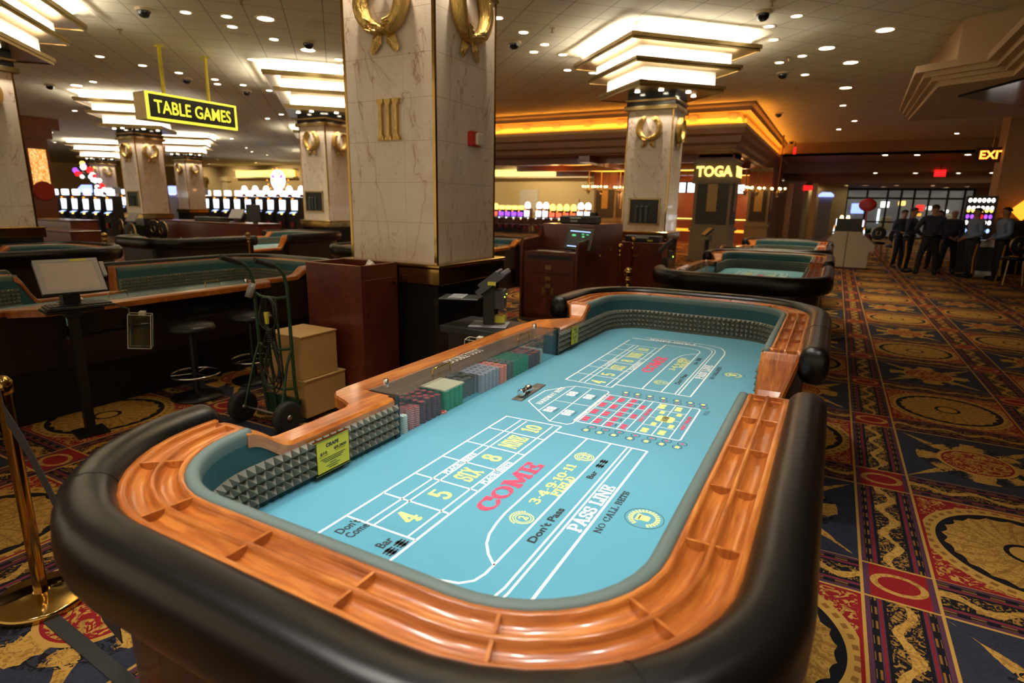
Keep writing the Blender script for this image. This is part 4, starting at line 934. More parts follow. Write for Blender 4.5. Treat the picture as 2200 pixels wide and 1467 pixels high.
# ================================================================ near left group: cabinet, hand truck, terminals, stools, stanchion
cb = empty('waste_cabinet', (-3.62, 3.765, 0), 0, 'dark red brown open-topped cabinet between the hand truck and the big column', 'cabinet')
m = MB(); W_ = .31; D_ = .225
m.box(-W_, -W_+.025, -D_, D_, .02, 1.216).box(W_-.025, W_, -D_, D_, .02, 1.216).box(-W_+.025, W_-.025, -D_, -D_+.025, .02, 1.216).box(-W_+.025, W_-.025, D_-.025, D_, .02, 1.216).box(-W_, W_, -D_, D_, .02, .08).box(-W_+.02, W_-.02, -D_+.02, D_-.02, .93, .96)
m.build('cabinet_body', 'cabinet_wood', cb)
m = MB()
for a in ((-W_-.002, W_+.002, -D_-.002, -D_+.027), (-W_-.002, W_+.002, D_-.027, D_+.002), (-W_-.002, -W_+.027, -D_, D_), (W_-.027, W_+.002, -D_, D_)): m.box(*a, 1.214, 1.219)
m.build('worn_top_edge', simple('worn_edge', (.28, .11, .05), .4), cb)
d = MB().box(W_, W_+.008, -D_+.03, D_-.03, .06, 1.10, .003).build('side_door', 'cabinet_wood', cb)
MB().cyl((W_+.006, D_-.07, 1.05), .012, .012, 12, 'x').build('knob', 'brass', d)
cr = MB(); rr = random.Random(5); pts = []
for j in range(7):
    for i in range(9): pts.append((-3.58+.028*i+rr.uniform(-.006, .006), 3.74+.028*j+rr.uniform(-.006, .006), .965+.29*S(pi*i/8)*S(pi*j/6)+rr.uniform(-.012, .012)*(0 < i < 8)*(0 < j < 6)))
cr.add(pts, [(j*9+i, j*9+i+1, (j+1)*9+i+1, (j+1)*9+i) for j in range(6) for i in range(8)]); o = cr.build('crumpled_paper', 'paper'); tag(o, 'white crumpled paper sheet sticking out of the dark red open cabinet', 'paper')
# boxes
for z0, z1, x0, x1, y1, d in ((.035, .345, -3.93, -3.50, 3.50, 'lower plywood box on the green hand truck'), (.346, .70, -3.90, -3.52, 3.44, 'upper plywood box stacked on the green hand truck')):
    t = empty('plywood_box', ((x0+x1)/2, (3.07+y1)/2, z0), 0, d, 'box', 'plywood boxes on the hand truck'); a, b = (x1-x0)/2, (y1-3.07)/2
    MB().box(-a, a, -b, b, 0, z1-z0-.014, .003).build('box_body', 'plywood', t)
    MB().box(-a-.006, a+.006, -b-.006, b+.006, z1-z0-.014, z1-z0-.001, .003).build('lid', 'plywood', t)
# hand truck
ht = empty('hand_truck', (-3.72, 3.0, 0), 0, 'dark green two-wheeled hand truck with black grips carrying plywood boxes', 'hand truck')
for sx in (-1, 1):
    x = sx*.185
    MB().tube([(x, .03, .06), (x, 0, .35), (x, -.005, .8), (x, -.01, 1.10), (x, -.03, 1.19), (x, -.075, 1.245), (x, -.12, 1.265)], .013, 10).build('side_rail', 'truck_green', ht)
    MB().tube([(x, -.11, 1.26), (x, -.27, 1.315)], .019, 12).build('rubber_grip', 'rubber_tyre', ht)
    MB().tube([(x, -.005, .62), (x, -.06, .50), (x+sx*.02, -.16, .15)], .010, 8).build('axle_brace', 'truck_green', ht)
    w_ = MB().lathe([(.055, -.028), (.105, -.034), (.122, -.022), (.125, 0), (.122, .022), (.105, .034), (.055, .028)], (sx*.255, -.15, .125), 30, 'x').build('tyre', 'rubber_tyre', ht)
    MB().lathe([(.010, -.036), (.020, -.034), (.022, -.02), (.054, -.016), (.057, -.028), (.057, .028), (.054, .016), (.022, .02), (.020, .034), (.010, .036)], (sx*.255, -.15, .125), 24, 'x').build('wheel_hub', 'steel', w_)
for z in (.30, .62, 1.02):
    MB().tube([(-.185, 0, z), (-.09, -.03, z-.015), (.09, -.03, z-.015), (.185, 0, z)], .010, 8).build('cross_bar', 'truck_green', ht)
for x in (-.06, .06): MB().tube([(x, .01, .10), (x, -.02, 1.0)], .009, 8).build('centre_rod', 'truck_green', ht)
MB().tube([(-.26, -.15, .125), (.26, -.15, .125)], .009, 8).build('axle', 'steel', ht)
MB().box(-.20, .20, .035, .30, .018, .028).box(-.20, .20, .03, .04, .018, .20).build('toe_plate', 'truck_green', ht)
tr = MB().lathe([(.038, -.026), (.058, -.026), (.058, .026), (.038, .026), (.038, -.026)], (0, 0, 0), 30, 'x', cap=False).build('tape_roll', 'tape_grey'); tr.location = (-3.90, 2.955, 1.045); tr.rotation_euler = (0, .35, .9); tag(tr, 'grey duct tape roll hung on the left rail of the hand truck', 'tape roll')
# coiled cable
cc = empty('coiled_cable', (-3.62, 2.93, 1.0), 0, 'black extension cable coiled and tied on the green hand truck', 'cable'); rr = random.Random(8); m = MB()
for k in range(6):
    a = .055+.012*k*.7; pts = []
    for i in range(28):
        t_ = 2*pi*i/28; xx = a*S(t_)*(1+.1*rr.random()*0); zz = -.10+.12*K(t_)*(1+.05*k*.3); pts.append((xx+.006*k-.015, -.03-.008*k+.01*S(3*t_+k), zz))
    m.tube(pts, .0052, 6, cyclic=True)
for k in range(7):
    a = .055+.020*k*.6; dz = .20+.022*(k % 4); pts = []; ph = rr.uniform(-.03, .03)
    for i in range(32):
        t_ = 2*pi*i/32; q = (1-K(t_))/2; xx = a*S(t_)*(q**.6)*1.15+ph*q; pts.append((xx, -.03-.007*k+.012*S(2*t_+k), -.24-dz*2*.9*q))
    m.tube(pts, .0052, 6, cyclic=True)
m.build('cable_loops', 'cord', cc)
m = MB()
for k in range(5): m.tube([(.032*K(2*pi*i/14), -.045+.03*S(2*pi*i/14), -.235-.016*k+.008*S(2*pi*i/14)) for i in range(14)], .006, 6, cyclic=True)
m.build('cable_tie_wraps', 'cord', cc)
MB().cyl((.02, -.085, -.165), .014, .085, 12, r2=.019).build('yellow_plug', 'yellow_tape', cc)
# stools under the left table
def make_stool():
    t = empty('casino_stool'); MB().lathe([(.20, 0), (.21, .012), (.10, .03), (.03, .05)], n=28).build('pedestal_base', 'black_paint', t)
    MB().cyl((0, 0, .04), .028, .56, 14).build('pole', 'black_paint', t)
    MB().tube([(.20*K(2*pi*i/30), .20*S(2*pi*i/30), .22) for i in range(30)], .010, 8, cyclic=True).build('foot_ring', 'chrome', t)
    for k in range(3): a = k*2.1; MB().tube([(0, 0, .22), (.2*K(a), .2*S(a), .22)], .006, 6).build('ring_spoke', 'chrome', t)
    MB().lathe([(.05, .60), (.19, .605), (.20, .63), (.19, .66), (.12, .675), (.01, .678)], n=28).build('seat', 'black_paint', t); return t
st = make_stool(); SNAP[st.name] = descend(st); st.location = (-4.82, 3.02, 0); tag(st, 'black pedestal stool with chrome foot ring, nearer of two under the left craps table', 'stool', 'stools under the left craps table')
dup(st, (-4.82, 3.62, 0), .4, 'black pedestal stool with chrome foot ring, farther of two, by the hand truck', 'stools under the left craps table')
# touch screen terminal on the left table
tl = empty('touch_screen_terminal', (-4.72, 2.10, 0), math.radians(-12), 'tilted grey touch screen terminal with keyboard at the left craps table', 'terminal')
T_ = Matrix.Translation((.10, 0, 1.185)) @ Matrix.Rotation(math.radians(-38), 4, 'Y')
m = MB(); m.T = T_; m.box(-.02, .012, -.185, .185, -.135, .135, .006); m.box(-.06, -.02, -.15, .15, -.11, .11, .01); m.build('monitor_body', 'grey_plastic', tl)
m = MB(); m.T = T_; 
for a in ((-.185, -.155, -.135, .135), (.155, .185, -.135, .135), (-.155, .155, -.135, -.11), (-.155, .155, .11, .135)): m.box(.012, .015, a[0], a[1], a[2], a[3])
m.build('bezel', 'light_plastic', tl)
m = MB(); m.T = T_; m.box(.010, .0125, -.155, .155, -.11, .11); m.build('screen', simple('screen_beige', (.46, .40, .37), .25, var=.03, spec=.6), tl)
m = MB(); m.T = T_; m.box(.015, .0155, .02, .12, .115, .130); m.build('yellow_label', 'yellow_tape', tl)
m = MB(); m.T = T_; m.box(-.01, .02, .19, .215, -.02, .10, .004); m.build('card_reader', 'light_plastic', tl)
MB().box(-.06, .05, -.05, .05, .88, 1.13, .01).box(-.10, .12, -.17, .17, .93, .955, .006).build('stand', 'black_plastic', tl)
m = MB().box(.0, .19, -.17, .22, .965, .985, .004)
for i in range(5):
    for j in range(14): m.box(.015+i*.032, .040+i*.032, -.155+j*.026, -.133+j*.026, .985, .993)
m.build('keyboard', 'black_plastic', tl)
MB().box(-.03, .03, -.03, .03, .02, .9).box(-.10, .10, -.1, .1, 0, .02).build('pedestal', 'black_paint', tl)
def acrylic_bin(loc, rz, d, tilt=.12):
    t = empty('acrylic_holder', loc, rz, d, 'holder'); m = MB(); w_, e_, h_ = .075, .045, .26
    for a in ((-w_, -w_+.004, -e_, e_), (w_-.004, w_, -e_, e_), (-w_, w_, -e_, -e_+.004), (-w_, w_, e_-.004, e_)): m.box(*a, 0, h_)
    m.box(-w_, w_, -e_, e_, 0, .004).build('clear_walls', 'glass', t)
    m = MB()
    for sx in (-1, 1):
        for sy in (-1, 1): m.tube([(sx*w_, sy*e_, 0), (sx*w_, sy*e_, h_)], .003, 5)
    m.tube([(-w_, -e_, h_), (w_, -e_, h_), (w_, e_, h_), (-w_, e_, h_)], .003, 5, cyclic=True); m.tube([(-w_, -e_, 0), (w_, -e_, 0), (w_, e_, 0), (-w_, e_, 0)], .003, 5, cyclic=True)
    m.build('polished_edges', 'tan_plastic', t); MB().box(-.02, .02, .04, .13, .24, .265).build('hanger', 'tan_plastic', t); MB().cyl((.03, 0, .01), .028, .18, 14).build('paper_cup_tube', 'glass', t); t.rotation_euler.y = tilt; return t
acrylic_bin((-4.60, 2.47, .60), .9, 'clear acrylic drop holder hanging below the left touch screen terminal', .10)
o = MB().tube([(-4.66, 2.45, .62), (-4.66, 2.45, .90), (-5.06, 2.45, .93)], .008, 6).build('hook_rod', 'black_paint'); tag(o, 'thin black rod carrying the clear acrylic holder at left', 'rod')
# rear-view terminal beyond the chip bank, on its black shelf
sh = empty('dealer_shelf', (-2.24, 3.74, 0), 0, 'low black shelf beside the big column carrying the rear-facing terminal', 'shelf')
MB().box(-.30, .30, -.20, .25, .775, .825, .004).build('shelf_top', 'black_plastic', sh); MB().box(-.25, .24, -.16, .22, 0, .775).build('shelf_body', 'black_paint', sh)
t2 = empty('rear_facing_terminal', (-2.22, 3.74, .826), math.radians(20), 'dark grey point-of-sale terminal seen from behind beside the big column', 'terminal')
MB().box(-.17, .17, -.13, .13, 0, .012, .003).build('base_plate', 'light_plastic', t2)
MB().box(-.05, .05, -.05, .05, .012, .36, .01).build('neck', 'black_plastic', t2)
m = MB(); m.T = Matrix.Translation((.03, 0, .40)) @ Matrix.Rotation(math.radians(52), 4, 'Y'); m.box(-.02, .03, -.20, .20, -.15, .15, .012); m.box(-.055, -.02, -.14, .14, -.11, .11, .015); m.build('monitor_shell', 'grey_plastic', t2)
MB().box(.055, .14, -.06, .09, .16, .33, .006).build('power_module', 'grey_plastic', t2)
m = MB(); m.box(.141, .143, -.02, .07, .035, .075); m.box(.05, .14, -.02, .07, .03, .09); m.build('yellow_tag', 'yellow_tape', t2)
MB().ball((.144, -.045, .27), .006, 8, 6).ball((.144, .07, .28), .004, 8, 6).build('green_led', 'green_led', t2)
MB().box(-.44, -.08, -.13, .14, .235, .25, .004).build('keyboard_tray', 'black_plastic', t2)
m = MB()
for i in range(5):
    for j in range(12): m.box(-.36+i*.028, -.338+i*.028, -.11+j*.02, -.094+j*.02, .25, .256)
m.build('keys', 'light_plastic', t2)
MB().box(.02, .09, -.208, -.20, .39, .42).build('yellow_label', 'yellow_tape', t2); t2.scale = (.84, .84, .84)
acrylic_bin((-2.16, 3.44, .52), .2, 'clear acrylic bin with tan edges below the rear-facing terminal', .05)
# stanchion with belt
sn = empty('brass_stanchion', (-2.84, .98, 0), 0, 'brass stanchion with round base at the left picture edge', 'stanchion')
MB().lathe([(.175, 0), (.18, .006), (.18, .026), (.172, .034), (.06, .042), (.03, .05)], n=40).build('round_base', 'brass', sn)
MB().cyl((0, 0, .045), .026, .93, 18).build('pole', 'brass', sn); MB().lathe([(.03, .95), (.036, .96), (.036, 1.0), (.02, 1.02), (.002, 1.025)], n=18).build('cap', 'brass', sn)
m = MB(); P_ = [(-2.81, .96, .93), (-2.72, .93, .90), (-2.60, .93, .80), (-2.48, .93, .66), (-2.36, .93, .50), (-2.25, .91, .38), (-2.10, .88, .30), (-1.95, .86, .29)]
vs = [(x, y, z+.042) for x, y, z in P_]+[(x, y, z-.042) for x, y, z in P_]+[(x, y+.003, z+.042) for x, y, z in P_]+[(x, y+.003, z-.042) for x, y, z in P_]; n = len(P_)
m.add(vs, [(i, i+1, n+i+1, n+i) for i in range(n-1)]+[(2*n+i+1, 2*n+i, 3*n+i, 3*n+i+1) for i in range(n-1)]+[(i, 2*n+i, 2*n+i+1, i+1) for i in range(n-1)]+[(n+i+1, 3*n+i+1, 3*n+i, n+i) for i in range(n-1)])
o = m.build('queue_belt', 'black_cloth'); tag(o, 'black fabric belt drooping from the brass stanchion to the near table', 'belt')
o = MB().add([(-2.68, .91, .006), (-2.67, .965, .006), (-2.0, .93, .006), (-2.01, .875, .006), (-2.68, .91, .001), (-2.67, .965, .001), (-2.0, .93, .001), (-2.01, .875, .001)], [(3, 2, 1, 0), (4, 5, 6, 7), (0, 1, 5, 4), (1, 2, 6, 5), (2, 3, 7, 6), (3, 0, 4, 7)]).build('floor_strap', 'rubber_tyre'); tag(o, 'dark flat strap lying on the carpet between stanchion base and table', 'strap')
def ball_post(x, y, h, d, r=.045):
    t = empty('brass_ball_post', (x, y, 0), 0, d, 'post', 'brass ball-topped posts')
    MB().lathe([(.14, 0), (.15, .02), (.04, .04)], n=24).build('base', 'brass', t)
    MB().lathe([(.02, .04), (.02, h-.16), (.035, h-.14), (.018, h-.12), (.03, h-.09), (.045, h-.085), (.02, h-.06), (.016, h-.04)], n=18).build('pole', 'brass', t)
    MB().ball((0, 0, h), r, 16, 12).build('ball_finial', 'brass', t)
ball_post(-1.72, 5.55, 1.10, 'brass ball-topped post just behind the far end of the near table')
ball_post(-2.9, 8.85, 1.12, 'brass ball-topped post, nearer of two behind the second table'); ball_post(-2.9, 9.5, 1.20, 'brass ball-topped post, farther of two behind the second table')
ball_post(-10.6, 5.35, 1.12, 'brass ball-topped post behind the leftmost craps table')
ball_post(-9.9, 7.55, 1.08, 'brass ball-topped post beside the gap of the left background table')
# ================================================================ pit podiums
pd = empty('pit_podium', (-3.73, 8.9, 0), 0, 'red brown pit podium with drawers, papers and a lit touch screen', 'podium')
MB().box(-.44, .44, -.86, 1.1, .05, 1.04).box(-.42, .42, -.84, 1.08, 0, .05).build('podium_body', 'cabinet_wood', pd)
for sx in (-1, 1): MB().prism([(-.90, 0), (-.90, 1.14), (-.86, 1.20), (-.30, 1.24), (-.2, 1.42), (1.12, 1.42), (1.12, 0)], *sorted((sx*.44, sx*.475)), 'x').build('side_panel', 'cabinet_wood', pd, rec=True)
MB().box(-.44, .44, -.2, 1.1, 1.04, 1.44, .005).build('rear_hutch', 'cabinet_wood', pd)
MB().box(-.36, .36, -.872, -.858, .93, .99).build('slot_opening', 'black_paint', pd)
for z0, z1 in ((.72, .90), ): 
    q = MB().box(-.42, .42, -.885, -.86, z0, z1, .004).build('drawer', 'cabinet_wood', pd); MB().box(-.05, .05, -.893, -.885, z0+.06, z1-.06).build('label_holder', 'dull_brass', q)
for x0, x1 in ((-.42, -.004), (.004, .42)):
    q = MB().box(x0, x1, -.882, -.86, .08, .70, .004).build('door', 'cabinet_wood', pd); xx = x1-.07 if x1 < 0.1 else x0+.07
    MB().box(xx-.02, xx+.02, -.89, -.882, .40, .50).build('door_pull', 'dull_brass', q)
for z in (.64, .53): MB().box(-.05, .05, -.895, -.882, z-.03, z+.03).build('label_plate', 'dull_brass', pd)
for y, z in ((-.5, .42), (.0, .95), (.5, 1.02)): MB().ball((.485, y, z), .02, 10, 8).build('side_knob', 'brass', pd)
tp = empty('podium_touch_screen', (-3.42, 8.42, 1.0405), 0, 'touch screen with blue bars and green marks standing on the pit podium', 'monitor')
T_ = Matrix.Translation((0, 0, .19)) @ Matrix.Rotation(math.radians(-28), 4, 'X') @ Matrix.Rotation(math.radians(6), 4, 'Z')
m = MB(); m.T = T_; m.box(-.21, .21, 0, .03, -.185, .185, .008); m.build('monitor_body', 'black_plastic', tp)
m = MB(); m.T = T_; m.box(-.175, .175, -.004, .0, -.14, .145); m.build('screen', 'dark_screen', tp)
m = MB(); m.T = T_; m.box(-.16, .16, -.006, -.004, .115, .13).build('blue_bar', 'screen_blue', tp); m = MB(); m.T = T_; m.box(-.16, .08, -.006, -.004, -.135, -.12).build('blue_bar', 'screen_blue', tp)
emit('green_glow', (.1, .8, .3), .7)
for a in ((-.12, -.06, .04, .07), (.03, .07, .075, .09), (.10, .14, .07, .085), (.04, .08, .03, .05)): m = MB(); m.T = T_; m.box(a[0], a[1], -.006, -.004, a[2], a[3]).build('green_mark', 'green_glow', tp)
MB().box(-.1, .1, -.03, .12, 0, .02).box(-.04, .04, .04, .09, .02, .2).build('stand', 'black_plastic', tp)
for k, (x, y, a) in enumerate(((-3.93, 8.22, .2), (-3.74, 8.2, -.1), (-3.62, 8.14, .1), (-3.34, 8.10, 0))):
    o = MB().box(-.08, .08, -.055, .055, 0, .004).build('paper_slip', 'paper'); o.location = (x, y, 1.0405); o.rotation_euler.z = a; tag(o, 'white paper slip on the pit podium top in front of the touch screen', 'paper', 'paper slips on the podium')
pt = empty('cash_printer', (-3.66, 9.05, 1.4405), math.radians(5), 'black printer device on the raised rear of the pit podium', 'printer')
MB().box(-.30, .30, -.16, .16, 0, .13, .02).build('printer_body', 'black_plastic', pt); MB().box(-.12, .0, -.166, -.16, .03, .06).build('front_plate', 'light_plastic', pt); MB().box(-.13, .05, -.163, -.16, .085, .10).build('slot', 'steel', pt); MB().cyl((.22, 0, .13), .07, .05, 16).build('paper_feed', 'black_plastic', pt)
p2 = empty('rear_podium', (-3.12, 10.75, 0), 0, 'dark red wooden cabinet in front of the right column', 'cabinet')
MB().box(-.46, .46, -.25, .15, .0, 1.10, .006).build('cabinet_body', 'cabinet_wood', p2); MB().box(-.1, .02, -.26, -.25, .84, .88).build('drawer_pull', 'dull_brass', p2)
c2 = empty('card_shuffler', (-3.05, 10.65, 1.1005), 0, 'black shuffling machine with yellow label on the cabinet before the right column', 'machine')
MB().box(-.32, .32, -.12, .12, 0, .12, .015).build('machine_body', 'black_plastic', c2); MB().box(.10, .2, -.126, -.12, .02, .05).build('yellow_label', 'yellow_tape', c2); MB().box(-.12, .12, -.126, -.12, .07, .10).build('vent', 'light_plastic', c2)
# small terminal behind the second table
t3 = empty('rear_facing_terminal', (-2.45, 9.9, 0), .3, 'small black terminal with green light between the right column and the second table', 'terminal')
MB().box(-.05, .05, -.05, .05, 0, .9).box(-.15, .15, -.15, .15, 0, .02).build('pedestal', 'black_paint', t3)
m = MB(); m.T = Matrix.Translation((0, 0, 1.10)) @ Matrix.Rotation(.8, 4, 'Y'); m.box(-.03, .03, -.18, .18, -.14, .14, .01); m.build('monitor_shell', 'black_plastic', t3)
MB().box(.05, .12, -.05, .06, .86, 1.02, .006).build('power_module', 'grey_plastic', t3); MB().ball((.125, .0, .92), .012, 8, 6).build('green_led', 'green_led', t3)
dup(t3, (-3.0, 16.5, 0), .5, 'distant small black terminal in front of the bar pillar'); 
# red wood pit furniture in the left background
def panel_desk(x, y, w_, d_, h_, label, rz=0):
    t = empty('pit_desk', (x, y, 0), rz, label, 'desk', 'dark red pit desks in the left background')
    MB().box(-w_/2, w_/2, -d_/2, d_/2, .04, h_, .012).build('desk_body', 'cabinet_wood', t); MB().box(-w_/2-.02, w_/2+.02, -d_/2-.02, d_/2+.02, h_, h_+.03, .008).build('desk_top', 'cabinet_wood', t); return t
panel_desk(-14.7, 10.3, 4.1, .7, 1.12, 'long dark red pit desk in front of the columns behind the left craps tables')
panel_desk(-16.8, 7.6, 1.9, .6, 1.16, 'dark red pit desk right of the leftmost column'); panel_desk(-15.2, 6.9, 1.6, .6, .98, 'low dark red pit desk just right of the leftmost column base')
def mini_terminal(x, y, z, rz, label, mat='light_plastic'):
    t = empty('desk_terminal', (x, y, z), rz, label, 'terminal', 'terminals in the left background')
    m = MB(); m.T = Matrix.Translation((0, 0, .22)) @ Matrix.Rotation(-.6, 4, 'X'); m.box(-.20, .20, -.015, .02, -.14, .14, .008); m.build('screen_front', mat, t)
    MB().box(-.05, .05, -.02, .06, 0, .2).box(-.15, .15, -.12, .12, 0, .02).build('stand', 'black_plastic', t); return t
mini_terminal(-16.9, 9.3, 1.0, 0, 'pale tilted screen on a stand beyond the leftmost table'); 
q = MB().box(-17.1, -16.7, 9.1, 9.5, 0, 1.0).build('screen_pedestal', 'black_paint'); tag(q, 'black pedestal under the pale tilted screen in the left background', 'pedestal')
mini_terminal(-13.75, 10.2, 1.15, .2, 'pale tagged terminal standing on the long dark red pit desk')
o = MB().box(-13.3, -12.8, 10.15, 10.19, 1.20, 1.62, .01).build('black_monitor', 'black_plastic'); tag(o, 'large black monitor seen against glowing slot machines', 'monitor'); MB().box(-13.1, -13.0, 10.17, 10.25, 1.15, 1.25).build('monitor_foot', 'black_plastic', o)
o = MB().box(-15.4, -14.3, 10.1, 10.4, 1.15, 1.27, .02).build('black_equipment_case', 'black_plastic'); tag(o, 'flat black equipment case lying on the long dark red pit desk', 'case')
# ================================================================ chairs
def make_chair():
    t = empty('gaming_chair')
    for sx in (-1, 1):
        for sy in (-1, 1): MB().tube([(sx*.20, sy*.20, 0), (sx*.15, sy*.15, .60)], .018, 8).build('leg', 'dull_brass', t)
    MB().lathe([(.05, .60), (.23, .60), (.25, .63), (.24, .68), (.1, .70), (.01, .70)], n=24).build('seat', 'leather', t)
    MB().lathe([(.19, -.03), (.215, -.02), (.215, .02), (.19, .03)], (0, .22, .98), 28, 'y').build('backrest', 'leather', t)
    m = MB().tube([(.215*K(2*pi*i/28), .22, .98+.215*S(2*pi*i/28)) for i in range(28)], .017, 8, cyclic=True); m.build('backrest_rim', 'dull_brass', t)
    m = MB(); m.tube([(.07*K(a), .255, .98+.08*S(a)) for a in [math.radians(-240+i*300/14) for i in range(15)]], .012, 6); m.build('laurel_emblem', 'dull_brass', t)
    MB().tube([(-.1, .2, .66), (-.1, .22, .84)], .014, 6).tube([(.1, .2, .66), (.1, .22, .84)], .014, 6).build('back_support', 'dull_brass', t); return t
ch = make_chair(); SNAP[ch.name] = descend(ch)
CH = [(-15.9, 8.7, pi-.3, 'black round-backed chair with gold laurel behind the leftmost desks'), (-15.1, 9.0, pi+.2, 'black round-backed chair with gold laurel, second in the left background'), (-14.2, 8.7, pi, 'black round-backed chair with gold laurel facing us between the left tables'), (-12.9, 7.3, pi-.2, 'black round-backed chair with large gold laurel left of the long pit desk'), (3.95, 18.6, pi+.2, 'black laurel-backed chair with brass legs at the right picture edge'), (5.0, 18.2, pi, 'second black chair with brass legs behind the one at the right edge'), (1.75, 22.6, pi, 'brown chair by the white-ended slot bank', ), (1.35, 24.3, pi, 'brown chair farther along the white-ended slot bank'), (-4.35, 10.4, 2.0, 'dark chair between podium and the big column')]
for i, (x, y, a, d) in enumerate(CH):
    if i == 0: ch.location = (x, y, 0); ch.rotation_euler.z = a; tag(ch, d, 'chair', 'laurel-backed gaming chairs')
    else: dup(ch, (x, y, 0), a, d, 'laurel-backed gaming chairs')
# ================================================================ slot machines
def make_slot(name, scr, top, arch=True, topcol='white_glow', h=1.45):
    t = empty(name); w_ = .27
    MB().prism([(-.28, 0), (-.28, .72), (-.34, .78), (-.30, .86), (-.16, .92), (-.10, h), (.28, h), (.28, 0)], -w_, w_, 'x').build('cabinet', 'cabinet_wood' if name == 'slot_machine' else 'black_plastic', t, rec=True)
    MB().box(-w_+.05, w_-.05, -.17, -.125, .98, h-.12).build('main_screen', scr, t)
    m = MB(); m.T = Matrix.Translation((0, -.245, .875)) @ Matrix.Rotation(.45, 4, 'X'); m.box(-.22, .22, -.07, .07, .0, .012); m.build('button_deck', 'screen_blue' if name.startswith('twin') else 'screen_white', t)
    MB().box(.08, .2, -.345, -.30, .79, .86).build('button_lamp', 'amber_glow', t); MB().box(-.2, -.08, -.16, -.13, h-.10, h-.04).build('sign_strip', 'orange_glow', t)
    if arch: MB().lathe([(.20, -.06), (.23, -.05), (.23, .05), (.20, .06)], (0, -.02, h+.16), 24, 'y').build('topper', top, t)
    else: MB().box(-.22, .22, -.10, .04, h+.02, h+.26, .02).build('topper', top, t)
    MB().box(-.10, .10, -.35, -.30, .30, .5).build('belly_glass', 'red_plastic', t)
    SNAP[t.name] = descend(t); return t
KIND = {'w': make_slot('slot_machine', 'screen_white', 'white_glow'), 'p': make_slot('purple_slot_machine', 'purple_glow', 'amber_glow', False, h=1.35), 'o': make_slot('red_slot_machine', 'red_screen', 'amber_glow', h=1.35), 'b': make_slot('twin_screen_slot_machine', 'screen_white', 'screen_white', False, h=1.5)}
firstu = set()
def slot(k, x, y, rz, lab, grp, sc=1):
    s_ = KIND[k]
    if k in firstu: o = dup(s_, (x, y, 0), rz, lab, grp)
    else: firstu.add(k); o = s_; o.location = (x, y, 0); o.rotation_euler.z = rz; tag(o, lab, None, grp)
    o['category'] = 'slot machine'; o.scale = (sc*.76, sc*.9, sc); return o
for i, k in enumerate('oppppww wooooww'.replace(' ', '')):
    slot(k, -19.75+i*.47+(.35 if i > 5 else 0), 34.0, 0, {'o': 'red and yellow', 'p': 'purple-lit', 'w': 'white-topped'}[k]+' slot machine in the far row right of the big column', {'o': 'red and yellow', 'p': 'purple-lit', 'w': 'white-topped'}[k]+' slot machines in the far right row', 1.05)
for i in range(9):
    slot('b', -32.6+i*.92, 22.4, 0, 'white twin-screen slot machine in the bank between the left columns', 'twin-screen slot machines between the left columns', 1.28)
for i in range(9):
    slot('w', -38.6+i*1.18, 29.5, 0, 'white-topped slot machine in the rear bank under the wheel sign', 'white-topped slot machines under the wheel sign', 1.5)
for i in range(7):
    slot('b', -35.4+i*1.0, 15.4, 0, 'white twin-screen slot machine beside the lit orange pillar at far left', 'twin-screen slot machines at far left', 1.2)
for i in range(5):
    slot('b', -41.5+i*1.3, 22.6, 0, 'white twin-screen slot machine in the bank behind the thin far left columns', 'twin-screen slot machines behind the far left columns', 1.3)
for i in range(7):
    slot('b', .08+(i % 2)*.62, 21.6+(i//2)*1.1, pi/2 if i % 2 else -pi/2, 'dark slot machine in the bank behind the white end panels', 'slot machines behind the white end panels', .82)
fc = empty('slot_chair'); MB().cyl((0, 0, 0), .2, .03, 16).build('base', 'black_paint', fc); MB().cyl((0, 0, .03), .03, .45, 10).build('pole', 'black_paint', fc); MB().box(-.2, .2, -.2, .2, .48, .56, .02).build('seat', 'brown_cushion', fc); MB().box(-.2, .2, -.24, -.18, .58, .98, .02).build('backrest', 'brown_cushion', fc); SNAP[fc.name] = descend(fc)
for i in range(11):
    a = (-19.6+i*.52, 33.0, 0)
    if i == 0: fc.location = a; tag(fc, 'brown slot chair in front of the far right row of slot machines', 'chair', 'brown chairs at the far right slot row')
    else: dup(fc, a, 0, 'brown slot chair in front of the far right row of slot machines', 'brown chairs at the far right slot row')
# white end panels of the slot bank
wp = empty('slot_bank_end', (.36, 20.4, 0), 0, 'cream two-part end panel with sloping shoulders closing the slot bank in the aisle', 'end panel')
for sx in (-1, 1): MB().prism([(sx*.012, .06), (sx*.60 if sx > 0 else sx*.52, .06), (sx*.60 if sx > 0 else sx*.52, .52), (sx*.74 if sx > 0 else sx*.62, .56), (sx*.74 if sx > 0 else sx*.62, .74), (sx*.32, 1.12), (sx*.012, 1.12)], 0, .5, 'y').build('panel', 'white_panel', wp, rec=True)
MB().box(-.50, .58, .02, .5, 0, .06).box(-.012, .012, .01, .4, .06, 1.1).build('dark_reveal', 'brown_cushion', wp)
MB().box(-.34, .34, .02, .48, 1.12, 1.5, .01).build('black_console', 'black_plastic', wp)
for x in (-.22, -.05): MB().cyl((x, .2, 1.5), .05, .08, 12, r2=.03).build('candle_lamp', 'bulb_glow', wp)
for sx in (-1, 1): MB().add([(sx*.36, -.01, 1.12), (sx*.80, -.01, .74), (sx*.80, .6, .74), (sx*.36, .6, 1.12), (sx*.36, -.01, 1.09), (sx*.80, -.01, .71), (sx*.80, .6, .71), (sx*.36, .6, 1.09)], [(0, 1, 2, 3), (7, 6, 5, 4), (0, 4, 5, 1), (1, 5, 6, 2), (2, 6, 7, 3), (3, 7, 4, 0)]).build('sloping_deck', 'cabinet_wood', wp, rec=True)
